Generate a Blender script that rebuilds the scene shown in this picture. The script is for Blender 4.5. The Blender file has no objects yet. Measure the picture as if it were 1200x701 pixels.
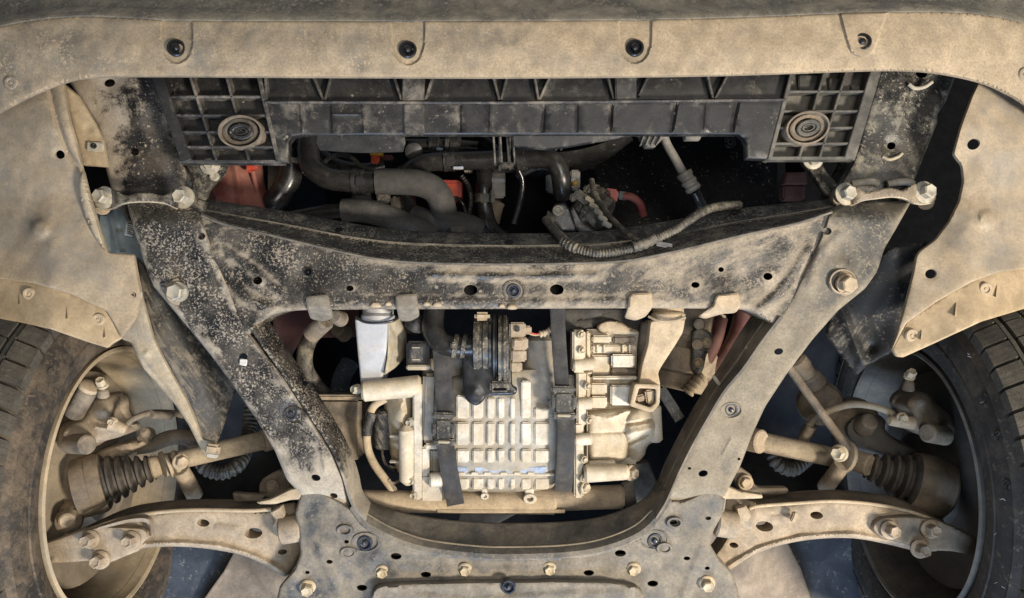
import bpy, bmesh, math, random
import numpy as np
from mathutils import Vector, Matrix
from mathutils.geometry import delaunay_2d_cdt
random.seed(7)
SC = bpy.context.scene
COL = SC.collection
R = math.radians

# ------------------------------------------------------------------ camera
cam_d = bpy.data.cameras.new('camera'); cam = bpy.data.objects.new('camera', cam_d); COL.objects.link(cam)
cam.location = (0, 0, 0); cam.rotation_euler = (0, math.pi, 0)       # lying under the car, looking straight up
cam_d.sensor_width = 36.0; cam_d.lens = 27.0; cam_d.clip_start = 0.02; cam_d.clip_end = 60
SC.camera = cam
# ------------------------------------------------------------------ light
SC.view_settings.view_transform = 'Standard'; SC.view_settings.look = 'None'
SC.view_settings.gamma = 1; SC.view_settings.exposure = 0.30
W = bpy.data.worlds.new('World'); SC.world = W; W.use_nodes = True
bg = W.node_tree.nodes['Background']; bg.inputs[0].default_value = (0.80, 0.88, 1.0, 1); bg.inputs[1].default_value = 0.15
def area(name, loc, target, size, power, col):
    l = bpy.data.lights.new(name, 'AREA'); l.energy = power; l.size = size; l.color = col; l.shape = 'DISK'
    o = bpy.data.objects.new(name, l); COL.objects.link(o); o.location = loc
    o.rotation_euler = (Vector(target) - Vector(loc)).to_track_quat('-Z', 'Y').to_euler()
    return o
area('key_lamp', (-2.0, -1.25, -1.15), (0, 0, 1.2), 0.5, 152, (1.0, 0.90, 0.765))
area('added_fill_light', (-0.75, 0.05, -1.6), (0, 0.1, 1.2), 1.2, 24, (1.0, 0.94, 0.86))  # unseen fill, added to bring light up into the gaps
area('added_cool_light', (0.1, -2.3, -0.2), (0, -0.2, 1.3), 1.2, 52, (0.55, 0.72, 1.0))  # unseen, added to tint the low dark surfaces blue like lens haze

# ------------------------------------------------------------------ coordinates: x to the right, y down over a frame 1200 wide, d metres up from the lens
F = 900.0; CX = 600.0; CY = 350.5
def P(x, y, d): return Vector((-(x - CX) / F * d, (CY - y) / F * d, d))
def mx(pts): return [((1200 - p[0]),) + tuple(p[1:]) for p in pts]
def m(px, d): return px / F * d                                      # px to metres at that depth

# ------------------------------------------------------------------ materials
def mat(name, base, dust=None, amt=0.0, scale=14.0, soft=0.12, speck=0.0, sscale=150.0, haze=.10, grain=.32, edge=.10, rough=0.5, metal=0.0,
        drough=0.95, bump=0.25, streak=None, scratch=0.0, vary=0.25, grad=None, base2=None, seed=0.0, spec=0.5, fine=1.0):
    mt = bpy.data.materials.new(name); mt.use_nodes = True
    nt = mt.node_tree; N = nt.nodes; L = nt.links; N.clear()
    def n(t, **k):
        q = N.new(t)
        for a, v in k.items(): setattr(q, a, v)
        return q
    out = n('ShaderNodeOutputMaterial'); b = n('ShaderNodeBsdfPrincipled'); L.new(b.outputs[0], out.inputs[0])
    b.inputs['Metallic'].default_value = metal; b.inputs['Specular IOR Level'].default_value = spec
    tc = n('ShaderNodeTexCoord'); mp = n('ShaderNodeMapping'); L.new(tc.outputs['Object'], mp.inputs[0])
    mp.inputs['Location'].default_value = (seed, seed * .7, seed * 1.3)
    def noise(s, det=6, ro=.6, src=None, dist=0.0):
        q = n('ShaderNodeTexNoise'); q.inputs['Scale'].default_value = s; q.inputs['Detail'].default_value = det
        q.inputs['Roughness'].default_value = ro; q.inputs['Distortion'].default_value = dist
        L.new((src or mp).outputs[0], q.inputs['Vector']); return q.outputs['Fac']
    def mr(v, a, b_, lo=0.0, hi=1.0):
        q = n('ShaderNodeMapRange'); q.interpolation_type = 'SMOOTHSTEP'
        q.inputs[1].default_value = a; q.inputs[2].default_value = b_; q.inputs[3].default_value = lo; q.inputs[4].default_value = hi
        L.new(v, q.inputs[0]); return q.outputs[0]
    def mth(op, a, c, clamp=False):
        q = n('ShaderNodeMath', operation=op, use_clamp=clamp)
        for i, v in enumerate((a, c)):
            if isinstance(v, (int, float)): q.inputs[i].default_value = v
            else: L.new(v, q.inputs[i])
        return q.outputs[0]
    def mixc(f, c1, c2):
        q = n('ShaderNodeMix', data_type='RGBA')
        if isinstance(f, (int, float)): q.inputs[0].default_value = f
        else: L.new(f, q.inputs[0])
        for i, v in ((6, c1), (7, c2)):
            if isinstance(v, tuple): q.inputs[i].default_value = v + (1,)
            else: L.new(v, q.inputs[i])
        return q.outputs[2]
    fine_n = noise(420 * fine, 3, .6)
    mid = noise(scale * 5, 5, .62)
    c1 = tuple(max(0, c * (1 - vary)) for c in base); c2 = tuple(min(1, c * (1 + vary)) for c in (base2 or base))
    col = mixc(mr(noise(scale * 2.2, 6, .7), .36, .64), c1, c2)
    col = mixc(mr(fine_n, .3, .7, 0, .22), col, tuple(c * .55 for c in base))
    rg = mr(mid, .3, .7, rough - .06, rough + .08)
    hgt = fine_n
    if dust:
        big = noise(scale, 8, .68, dist=.35)
        if streak:                                                   # dirt dragged along one way
            mp2 = n('ShaderNodeMapping'); L.new(tc.outputs['Object'], mp2.inputs[0])
            mp2.vector_type = 'TEXTURE'; mp2.inputs['Rotation'].default_value = (0, 0, -streak[0]); mp2.inputs['Scale'].default_value = (1 / streak[1], 1, 1)
            big = mth('ADD', mth('MULTIPLY', mth('ADD', big, noise(scale * 1.4, 7, .65, mp2)), .68), -.18)
        v = mth('ADD', big, mth('MULTIPLY', mth('SUBTRACT', mid, .5), .30))
        v = mth('ADD', v, mth('MULTIPLY', mth('SUBTRACT', fine_n, .5), .16))
        if edge:
            at_ = n('ShaderNodeAttribute'); at_.attribute_name = 'edge'
            v = mth('ADD', v, mth('MULTIPLY', at_.outputs['Fac'], edge))
        if grad:                                                     # more road dirt towards one side of the car
            sp = n('ShaderNodeSeparateXYZ'); L.new(tc.outputs['Object'], sp.inputs[0])
            v = mth('ADD', v, mr(sp.outputs[grad[0]], grad[1], grad[2], grad[3], grad[4]))
        th = .5 + (.5 - amt) * .62
        mask = mr(v, th - soft, th + soft)
        if speck > 0:
            sn = mth('ADD', noise(sscale * 1.9, 4, .6, dist=.5), mth('MULTIPLY', mth('SUBTRACT', noise(scale * 1.7, 4, .6), .5), .45))
            t2 = .5 + (.5 - speck) * .62
            mask = mth('MAXIMUM', mask, mr(sn, t2 - .03, t2 + .09, 0, .9))
            vo = n('ShaderNodeTexVoronoi'); vo.inputs['Scale'].default_value = sscale * .62; L.new(mp.outputs[0], vo.inputs['Vector'])
            dots = mth('MULTIPLY', mr(vo.outputs['Distance'], .16, .34, 1, 0), mr(noise(scale * 3.1, 4, .6), .66 - speck * .2, .74 - speck * .2))
            mask = mth('MAXIMUM', mask, mth('MULTIPLY', dots, .95))
        if haze: mask = mth('MAXIMUM', mask, mr(mth('ADD', mth('MULTIPLY', noise(scale * 1.3, 7, .7), .7), mth('MULTIPLY', fine_n, .3)), .40, .66, 0, haze * 2))
        dc = mixc(mr(noise(scale * 2.7, 7, .7), .3, .7), tuple(c * .74 for c in dust), tuple(min(1, c * 1.18) for c in dust))
        dc = mixc(mr(noise(300 * fine, 4, .7), .40, .68, 0, grain), dc, tuple(c * .5 for c in dust))
        col = mixc(mask, col, dc)
        q = n('ShaderNodeMix'); L.new(mask, q.inputs[0]); L.new(rg, q.inputs[2]); q.inputs[3].default_value = drough; rg = q.outputs[0]
        if metal > 0:
            L.new(mr(mask, 0, 1, metal, 0), b.inputs['Metallic'])
        hgt = mth('ADD', mth('MULTIPLY', fine_n, .5), mth('MULTIPLY', mask, .5))
    if scratch > 0:
        for k, ang in enumerate((.5, -.75)):
            mp3 = n('ShaderNodeMapping'); L.new(tc.outputs['Object'], mp3.inputs[0])
            mp3.vector_type = 'TEXTURE'; mp3.inputs['Rotation'].default_value = (0, 0, -ang); mp3.inputs['Scale'].default_value = (1, 10, 1); mp3.inputs['Location'].default_value = (k * 3, k, 0)
            s = noise(190, 2, .5, mp3); s = mth('MULTIPLY', mr(s, .70, .76), mr(noise(11 + 5 * k, 4, .6), .52, .62))
            col = mixc(mth('MULTIPLY', s, scratch), col, tuple(c * .35 for c in (dust or base)))
    L.new(col, b.inputs['Base Color']); L.new(rg, b.inputs['Roughness'])
    if bump > 0:
        bp = n('ShaderNodeBump'); bp.inputs['Strength'].default_value = bump; bp.inputs['Distance'].default_value = .0012
        L.new(hgt, bp.inputs['Height']); L.new(bp.outputs[0], b.inputs['Normal'])
    return mt

DUST = (0.368, 0.290, 0.195); DUSTG = (0.35, 0.292, 0.222); PALE = (0.46, 0.38, 0.26)
M = dict(
 lip=mat('dusty_bumper_plastic', (.13, .122, .105), DUST, .62, 10, .26, rough=.6, speck=.42, sscale=110, grad=(0, -.5, .45, .14, -.06), bump=.35, grain=.55, scratch=.3),
 band=mat('grey_bumper_plastic', (.085, .084, .076), (.29, .255, .195), .50, 14, .22, speck=.42, sscale=95, rough=.65, bump=.5, haze=.2, grain=.55),
 liner=mat('dusty_liner_plastic', (.17, .165, .15), DUST, .66, 8, .26, rough=.7, scratch=.85, bump=.35, seed=3, grain=.45, speck=.2, sscale=80),
 liner_flange=mat('dusty_flange_plastic', (.12, .105, .085), (.38, .29, .18), .95, 10, .2, rough=.7, bump=.2, seed=8),
 strip=mat('worn_strip_plastic', (.20, .19, .175), (.40, .33, .23), .66, 16, .2, rough=.7, bump=.3, seed=2, grain=.4),
 black=mat('black_plastic', (.014, .014, .015), (.24, .215, .17), .12, 16, .2, speck=.20, sscale=150, rough=.42, bump=.2, haze=.04),
 rib=mat('black_rib_plastic', (.024, .024, .025), (.24, .21, .17), .36, 22, .2, speck=0.2, sscale=170, rough=.45, bump=.2, seed=5, haze=0.07),
 tray_right=mat('greyed_black_plastic', (.030, .029, .027), (.21, .19, .15), .40, 13, .25, speck=0.2, sscale=160, rough=.5, bump=.2, seed=5, haze=0.1),
 railL=mat('dirty_black_rail', (.011, .011, .012), DUSTG, .50, 13, .09, speck=.30, sscale=120, rough=.3, bump=.5, seed=1.2, grad=(0, -.07, .07, -.16, .12), grain=.4),
 railR=mat('speckled_black_rail', (.012, .012, .012), (.30, .27, .21), .27, 20, .14, speck=0.34, sscale=120, rough=.3, bump=.55, seed=6, haze=0.12),
 sub=mat('splattered_black_steel', (.017, .017, .017), (.31, .26, .195), .33, 13, .13, speck=.40, sscale=150, rough=.32, bump=.6, grad=(0, -.34, .30, .07, -.08), seed=.6, vary=.3, haze=.13, grain=.6, edge=.26, streak=(-1.13, 3.2)),
 armL=mat('splattered_arm_steel', (.012, .012, .014), (.36, .315, .25), .32, 14, .12, speck=.44, sscale=165, rough=.28, bump=.6, grad=(1, -.15, -.02, .34, -.05), seed=2.2, haze=.12, grain=.45, edge=.24, streak=(.58, 2.6)),
 armR=mat('dusted_arm_steel', (.046, .046, .045), (.235, .20, .148), .68, 11, .17, speck=.42, sscale=120, rough=.5, bump=.4, seed=4.4, grain=.5, grad=(1, .05, .24, .02, -.22), edge=.18),
 rear=mat('dusted_rear_steel', (.042, .046, .052), (.225, .195, .152), .54, 13, .18, speck=.38, sscale=110, rough=.45, bump=.4, seed=9.1, fine=.8, grain=.5, edge=.14),
 flange=mat('shaded_flange_steel', (.014, .014, .014), (.24, .215, .17), .34, 22, .14, speck=.46, sscale=150, rough=.38, bump=.6, seed=3.3, haze=.13, edge=.2, grain=.4, scratch=.0),  # darker than the crossmember: shade put into the colour, with thinner dust
 wallR=mat('dusty_shaded_wall_steel', (.035, .034, .032), (.20, .175, .14), .52, 14, .2, speck=0.3, sscale=150, rough=.55, bump=.35, seed=5.5),  # darker than the arm: shade of its inner wall put into the colour
 dusty=mat('dust_caked_metal', (.12, .108, .09), (.36, .285, .20), .68, 15, .2, rough=.75, bump=.5, seed=7, grain=.5, scratch=.4, speck=.34, sscale=90, edge=.12),
 dustyb=mat('brown_dust_metal', (.06, .053, .045), (.245, .195, .138), .60, 15, .18, rough=.7, bump=.5, seed=7.7, grain=.5, scratch=.3, speck=.34, sscale=90, edge=.12),
 clamp=mat('dust_caked_bracket', (.2, .165, .115), (.42, .33, .22), .84, 14, .25, rough=.85, bump=.35, seed=1.7, grain=.4, scratch=.35),
 bolt=mat('zinc_bolt', (.36, .355, .32), (.42, .355, .25), .52, 40, .25, rough=.42, metal=.5, bump=.15, seed=2),
 boltd=mat('dusty_bolt', (.25, .22, .17), (.46, .38, .26), .85, 40, .25, rough=.7, bump=.2, seed=2.5),
 clip=mat('black_clip', (.010, .010, .011), rough=.3, bump=.1),
 blueclip=mat('blue_black_clip', (.018, .026, .045), (.25, .23, .19), .18, 80, .2, rough=.25, bump=.1),
 alu=mat('cast_aluminium', (.55, .52, .46), (.50, .41, .28), .42, 16, .3, speck=.34, sscale=80, rough=.40, metal=.35, bump=.5, seed=3.9, grain=.32),
 aluL=mat('grey_cast_aluminium', (.29, .28, .255), (.37, .305, .21), .42, 16, .3, speck=.28, sscale=70, rough=.45, metal=.25, bump=.5, seed=8.9, grain=.4),
 aluR=mat('tan_cast_aluminium', (.56, .50, .40), (.50, .405, .27), .52, 15, .3, speck=.35, sscale=60, rough=.5, metal=.15, bump=.5, seed=6.9, grain=.36),
 bluepaint_reflection=mat('pale_blue_paint_reflection', (.27, .36, .52), (.42, .35, .25), .40, 60, .15, rough=.4, bump=.1),  # paint marks on hoses; on the gearbox, sky reflection as colour
 silver=mat('bare_silver_metal', (.40, .40, .405), (.40, .335, .235), .14, 22, .2, rough=.5, metal=.15, bump=.1, seed=4, vary=.06, haze=.05),
 silverside=mat('dirty_silver_metal', (.45, .43, .38), (.38, .32, .22), .6, 20, .2, rough=.5, metal=.3, bump=.3, streak=(.9, 6)),
 hose=mat('black_rubber_hose', (.016, .0155, .015), (.13, .12, .10), .12, 12, .2, speck=.16, sscale=120, haze=.05, rough=.24, bump=.12),
 foam=mat('grey_foam_sleeve', (.040, .038, .036), (.09, .083, .07), .30, 30, .3, rough=.8, bump=1.2, fine=.9, haze=.05),
 conduit=mat('dusty_conduit', (.026, .025, .023), (.22, .19, .14), .40, 40, .2, speck=.34, sscale=160, rough=.5, bump=.2, haze=.1),
 webbing=mat('black_webbing', (.024, .024, .027), (.14, .125, .10), .24, 18, .3, rough=.8, bump=.6, fine=.7, haze=.08),
 buckle=mat('speckled_black_buckle', (.026, .026, .025), (.30, .265, .20), .22, 30, .15, speck=.36, sscale=150, rough=.4, bump=.3, haze=.14),
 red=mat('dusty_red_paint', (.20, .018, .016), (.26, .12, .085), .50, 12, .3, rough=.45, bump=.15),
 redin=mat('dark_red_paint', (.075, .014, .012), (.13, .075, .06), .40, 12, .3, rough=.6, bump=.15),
 orange=mat('orange_connector', (.60, .075, .02), (.36, .15, .08), .22, 30, .2, rough=.4, bump=.1),
 redconn=mat('red_connector', (.42, .040, .022), (.32, .14, .09), .25, 30, .2, rough=.4, bump=.1),
 yellow=mat('yellow_plastic', (.62, .36, .04), rough=.4),
 grey=mat('grey_casting', (.30, .29, .27), (.30, .26, .19), .4, 16, .3, rough=.5, metal=.3, bump=.2),
 motor=mat('oily_black_casting', (.04, .038, .034), (.34, .29, .21), .34, 40, .2, speck=.36, sscale=130, rough=.38, metal=.2, bump=.3),
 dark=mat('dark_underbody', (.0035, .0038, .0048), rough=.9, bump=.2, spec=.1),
 haze_navy=mat('haze_blue_sheet', (.022, .030, .044), (.16, .16, .16), .16, 10, .2, speck=.3, sscale=60, rough=.6, bump=.2),  # blue tint stands in for veiling haze over the dark gaps
 curtain=mat('streaked_grey_plastic', (.026, .025, .023), (.17, .145, .11), .42, 20, .075, speck=.38, sscale=120, rough=.6, streak=(.47, 9), bump=.4, haze=.06),
 curtainR=mat('streaked_dark_plastic', (.011, .011, .011), (.15, .128, .098), .24, 18, .08, speck=.30, sscale=100, rough=.55, streak=(-.6, 8), bump=.35, haze=.03),
 carpet=mat('brown_underbody_panel', (.15, .125, .10), (.30, .24, .18), .55, 12, .3, speck=.4, sscale=110, rough=.9, bump=.5),
 bottle=mat('milky_grey_plastic', (.20, .225, .21), (.22, .225, .19), .25, 12, .3, rough=.4, bump=.05),
 label=mat('white_label', (.62, .62, .58), (.45, .38, .28), .2, 60, .2, rough=.6, bump=.0), ink=mat('label_ink', (.05, .05, .05), rough=.7, bump=0),
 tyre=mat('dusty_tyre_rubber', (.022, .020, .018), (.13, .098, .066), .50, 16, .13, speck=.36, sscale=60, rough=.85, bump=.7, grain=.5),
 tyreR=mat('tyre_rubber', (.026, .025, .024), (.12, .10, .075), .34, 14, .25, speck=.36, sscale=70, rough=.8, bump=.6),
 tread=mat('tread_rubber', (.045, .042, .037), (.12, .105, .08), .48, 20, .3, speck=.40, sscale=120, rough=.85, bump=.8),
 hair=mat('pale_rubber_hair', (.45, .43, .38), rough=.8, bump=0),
 rim=mat('dusty_rim', (.30, .26, .20), (.40, .315, .205), .80, 10, .3, rough=.6, bump=.2), rimR=mat('shaded_rim', (.12, .12, .12), (.26, .22, .165), .50, 10, .3, rough=.5, metal=.2, bump=.2),  # right rim darker than the left: its shade is in the colour
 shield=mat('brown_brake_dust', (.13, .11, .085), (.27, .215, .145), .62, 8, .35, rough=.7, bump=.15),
 shieldR=mat('shaded_brake_shield', (.055, .055, .055), (.14, .125, .10), .45, 8, .35, rough=.6, bump=.15),  # darker copy of the left shield, holding the right wheel's shade
 tie=mat('black_strap_steel', (.016, .016, .016), (.27, .23, .165), .24, 30, .2, speck=.3, sscale=120, rough=.35, bump=.3, haze=.15),
 boot=mat('black_rubber_boot', (.020, .020, .021), (.17, .135, .095), .36, 14, .3, rough=.6, bump=.2),
 bootend=mat('brown_dust_rubber', (.06, .05, .04), (.24, .185, .125), .66, 16, .3, rough=.8, bump=.2),
 shaft=mat('dusty_shaft', (.14, .12, .095), (.38, .31, .215), .70, 18, .2, rough=.65, bump=.35, grain=.45, speck=.3, sscale=90),
 wheelarch=mat('dark_wheel_house', (.020, .021, .025), (.09, .085, .075), .3, 8, .3, rough=.8, bump=.3),
)

# ------------------------------------------------------------------ objects
def thing(name, label, cat, base, group=None):
    o = bpy.data.objects.new(name, None); COL.objects.link(o); o.location = P(*base)
    o.empty_display_size = .05; o['label'] = label; o['category'] = cat
    if group: o['group'] = group
    return o
def struct(o): o['kind'] = 'structure'; return o
def tag(o, label, cat, group=None):
    o['label'] = label; o['category'] = cat
    if group: o['group'] = group
    return o
def origin(par):
    v = Vector((0, 0, 0))
    while par is not None: v = v + par.location; par = par.parent
    return v
def finish(name, bm, material, parent=None, smooth=35, keep=False):
    if not keep: bmesh.ops.recalc_face_normals(bm, faces=bm.faces[:])
    o0 = origin(parent)
    if parent is None:                                               # a thing of one mesh: its origin at its middle
        c = Vector((0, 0, 0))
        for v in bm.verts: c += v.co
        o0 = c / max(1, len(bm.verts))
    for v in bm.verts: v.co -= o0
    me = bpy.data.meshes.new(name); bm.to_mesh(me); bm.free()
    me.materials.append(M[material] if isinstance(material, str) else material)
    if smooth:
        me.polygons.foreach_set('use_smooth', [True] * len(me.polygons)); me.set_sharp_from_angle(angle=R(smooth))
    o = bpy.data.objects.new(name, me); COL.objects.link(o)
    if parent is not None: o.parent = parent
    else: o.location = o0
    return o

def cr(pts, n=5, closed=False):                                      # Catmull-Rom through the points, any dimension
    p = [np.array(q, float) for q in pts]; out = []; N = len(p)
    rng = range(N) if closed else range(N - 1)
    for i in rng:
        a = p[(i - 1) % N] if (closed or i > 0) else 2 * p[0] - p[1]; b = p[i]; c = p[(i + 1) % N]
        d = p[(i + 2) % N] if (closed or i + 2 < N) else 2 * p[-1] - p[-2]
        for k in range(n):
            t = k / n
            out.append(.5 * ((2 * b) + (c - a) * t + (2 * a - 5 * b + 4 * c - d) * t * t + (3 * b - a - 3 * c + d) * t ** 3))
    if not closed: out.append(p[-1])
    return [tuple(q) for q in out]
def chaikin(pts, it=2, closed=True):
    p = [np.array(q, float) for q in pts]
    for _ in range(it):
        q = []
        N = len(p)
        for i in range(N if closed else N - 1):
            a, b = p[i], p[(i + 1) % N]; q += [a * .75 + b * .25, a * .25 + b * .75]
        if not closed: q = [p[0]] + q + [p[-1]]
        p = q
    return [tuple(v) for v in p]
def rnd(pts, r=3, n=3):                                              # corners rounded by r px
    out = []; N = len(pts)
    for i in range(N):
        a = np.array(pts[i - 1], float); b = np.array(pts[i], float); c = np.array(pts[(i + 1) % N], float)
        la = np.linalg.norm(a - b); lc = np.linalg.norm(c - b); rr = min(r, la * .45, lc * .45)
        p0 = b + (a - b) / max(la, 1e-6) * rr; p1 = b + (c - b) / max(lc, 1e-6) * rr
        for k in range(n + 1):
            t = k / n; out.append(tuple((1 - t) ** 2 * p0 + 2 * t * (1 - t) * b + t * t * p1))
    return out
def ell(x, y, rx, ry=None, n=14, rot=0):
    ry = ry or rx; c, s = math.cos(rot), math.sin(rot)
    return [(x + c * rx * math.cos(a) - s * ry * math.sin(a), y + s * rx * math.cos(a) + c * ry * math.sin(a)) for a in [2 * math.pi * k / n for k in range(n)]]
def resample(pts, n):
    p = np.array(pts, float); s = np.r_[0, np.cumsum(np.linalg.norm(np.diff(p[:, :2], axis=0), axis=1))]
    t = np.linspace(0, s[-1], n)
    return [tuple(np.interp(x, s, p[:, k]) for k in range(p.shape[1])) for x in t]
def inside(X, Y, poly):
    p = np.array([q[:2] for q in poly]); r = np.zeros(len(X), bool); j = len(p) - 1
    for i in range(len(p)):
        xi, yi = p[i]; xj, yj = p[j]
        if yi != yj:
            c = ((yi > Y) != (yj > Y)) & (X < (xj - xi) * (Y - yi) / (yj - yi) + xi); r ^= c
        j = i
    return r
def segdist(X, Y, poly, closed=True):
    p = np.array([q[:2] for q in poly], float); best = np.full(len(X), 1e9); sgn = np.zeros(len(X))
    for i in range(len(p) if closed else len(p) - 1):
        a = p[i]; b = p[(i + 1) % len(p)]; e = b - a; l2 = e @ e
        if l2 < 1e-9: continue
        t = np.clip(((X - a[0]) * e[0] + (Y - a[1]) * e[1]) / l2, 0, 1)
        dx = X - a[0] - t * e[0]; dy = Y - a[1] - t * e[1]; dd = np.hypot(dx, dy)
        cr_ = e[0] * (Y - a[1]) - e[1] * (X - a[0]); w = dd < best
        best = np.where(w, dd, best); sgn = np.where(w, np.sign(cr_), sgn)
    return best, sgn
def sst(t): t = np.clip(t, 0, 1); return t * t * (3 - 2 * t)

# a pressed sheet: outline and holes in px, depth by function, rounded edge, embossed features, real thickness
def sheet(name, outline, d, material, parent=None, holes=(), step=8, roll=3.0, rollh=.003, t=.003, feat=(), smooth=40, boxed=None, wobble=0.0):
    outline = [q[:2] for q in outline]
    boxed = t > .012 if boxed is None else boxed
    dfun = d if callable(d) else (lambda X, Y: np.full(len(X), float(d)))
    loops = [outline] + [list(h) for h in holes]
    xs = [q[0] for q in outline]; ys = [q[1] for q in outline]
    gx, gy = np.meshgrid(np.arange(min(xs), max(xs), step), np.arange(min(ys), max(ys), step * .87))
    gx = gx + (np.arange(gx.shape[0]) % 2)[:, None] * step * .5
    X = gx.ravel(); Y = gy.ravel()
    ex, ey = [], []
    def add_offsets(poly, offs, closed=True, sides=(1,)):
        p = np.array(poly, float); q = np.roll(p, -1, 0) if closed else None
        for i in range(len(p) if closed else len(p) - 1):
            a = p[i]; b = p[(i + 1) % len(p)]; e = b - a; l = np.linalg.norm(e)
            if l < 1e-6: continue
            nn = np.array([-e[1], e[0]]) / l; k = max(1, int(l / min(step * .7, 3.6)))
            for j in range(k):
                c = a + e * (j + .5) / k
                for o in offs:
                    for s in sides: ex.append(c[0] + nn[0] * o * s); ey.append(c[1] + nn[1] * o * s)
    if roll: add_offsets(outline, (roll * .45, roll), True, (1, -1))
    for h in holes: add_offsets(h, (2.5,), True, (1, -1))
    for f in feat:
        if f[0] == 'bump':
            for k in (0.25, .55, .8, 1.0):
                for q in ell(f[1], f[2], f[3] * k, f[3] * k * (f[5] if len(f) > 5 else 1), 14): ex.append(q[0]); ey.append(q[1])
        if f[0] in ('ridge', 'step'): add_offsets(f[1], (0.01, f[2] * .33, f[2] * .66, f[2]), False, (1, -1))
        if f[0] == 'pad':
            add_offsets(f[1], (0.01, f[2] * .5, f[2]), True, (1, -1))
    X = np.r_[X, ex]; Y = np.r_[Y, ey]
    dist, _ = segdist(X, Y, outline)
    ok = inside(X, Y, outline) & (dist > min(1.0, step * .3))
    for h in holes:
        dh, _ = segdist(X, Y, h); ok &= ~inside(X, Y, h) & (dh > .8)
    X = X[ok]; Y = Y[ok]
    key = np.unique(np.round(np.c_[X, Y] / 1.2).astype(int), axis=0, return_index=True)[1]
    X = X[key]; Y = Y[key]
    verts = []; edges = []
    for lp in loops:
        b0 = len(verts); n_ = len(lp); verts += [Vector(q) for q in lp]; edges += [(b0 + i, b0 + (i + 1) % n_) for i in range(n_)]
    verts += [Vector((float(a), float(b))) for a, b in zip(X, Y)]
    vv, ee, ff, *_ = delaunay_2d_cdt(verts, edges, [], 0, 1e-4)
    A = np.array([tuple(v) for v in vv]); T = np.array([f for f in ff if len(f) == 3])
    C = A[T].mean(1); keep = inside(C[:, 0], C[:, 1], outline)
    for h in holes: keep &= ~inside(C[:, 0], C[:, 1], h)
    T = T[keep]
    X = A[:, 0]; Y = A[:, 1]; D = dfun(X, Y).astype(float)
    if roll:
        dist, _ = segdist(X, Y, outline); q = np.clip(1 - dist / roll, 0, 1); D = D + rollh * (1 - np.sqrt(1 - q * q * .999))
    for f in feat:
        if f[0] == 'bump':
            asp = f[5] if len(f) > 5 else 1
            D = D - f[4] * sst(1 - np.hypot(X - f[1], (Y - f[2]) / asp) / f[3]) if not (len(f) > 6) else D - f[4] * sst((1 - np.hypot(X - f[1], (Y - f[2]) / asp) / f[3]) * f[6])
        elif f[0] == 'ridge':
            ds, _ = segdist(X, Y, f[1], False); D = D - f[3] * sst(1 - ds / f[2])
        elif f[0] == 'step':
            ds, sg = segdist(X, Y, f[1], False); D = D + f[3] * np.where(sg > 0, sst(ds / f[2]), 0)
        elif f[0] == 'pad':
            ds, _ = segdist(X, Y, f[1]); D = D - f[3] * np.where(inside(X, Y, f[1]), sst(ds / f[2]), 0)
    if wobble:
        D = D + wobble * (np.sin(X * .071 + Y * .043) + np.sin(X * .031 - Y * .083 + 1.7) + .5 * np.sin(X * .19 + Y * .13))
    ed, _ = segdist(X, Y, outline); E = np.clip(1 - ed / 13, 0, 1) * .9
    for h in holes: eh, _ = segdist(X, Y, h); E = np.maximum(E, .5 * np.clip(1 - eh / 6, 0, 1))
    for f in feat:
        if f[0] == 'ridge' and f[2] < 12: es_, _ = segdist(X, Y, f[1], False); E = np.maximum(E, .7 * np.clip(1 - np.abs(es_ - f[2]) / 7, 0, 1))
    bm = bmesh.new(); lay = bm.verts.layers.float.new('edge')
    bv = [bm.verts.new(P(x, y, dd)) for x, y, dd in zip(X, Y, D)]
    for v_, e_ in zip(bv, E): v_[lay] = float(e_)
    for tr in T:
        try: bm.faces.new([bv[i] for i in tr])
        except ValueError: pass
    for v in [v for v in bm.verts if not v.link_faces]: bm.verts.remove(v)
    be = [e for e in bm.edges if len(e.link_faces) == 1]
    bverts = {v for e in be for v in e.verts}
    if not boxed:
        top = bm.faces[:]; mp = {v: bm.verts.new(v.co + Vector((0, 0, t))) for v in bm.verts[:]}
        for f in top: bm.faces.new([mp[v] for v in reversed(f.verts)])
        for e in be: bm.faces.new([e.verts[0], e.verts[1], mp[e.verts[1]], mp[e.verts[0]]])
    else:                                                            # a closed box section: holes open into its dark inside
        hv = set()
        px = {v: (-(v.co.x / v.co.z) * F + CX, CY - v.co.y / v.co.z * F) for v in bverts}
        ol = np.array(outline)
        mp = {}
        for v in bverts:
            q = px[v]; dh = 9e9
            for h in holes:
                hh = np.array(h); dh = min(dh, np.min(np.hypot(hh[:, 0] - q[0], hh[:, 1] - q[1])))
            do = np.min(np.hypot(ol[:, 0] - q[0], ol[:, 1] - q[1]))
            ish = dh < do
            mp[v] = bm.verts.new(v.co + Vector((0, 0, .004 if ish else t)))
            if ish: hv.add(v)
        cap = []
        for e in be:
            a, b = e.verts; bm.faces.new([a, b, mp[b], mp[a]])
            if a not in hv: cap.append((mp[a], mp[b]))
        ce = []
        for a, b in cap:
            q = bm.edges.get((a, b))
            if q: ce.append(q)
        bmesh.ops.triangle_fill(bm, use_beauty=True, edges=ce)
    return finish(name, bm, material, parent, smooth)

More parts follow.
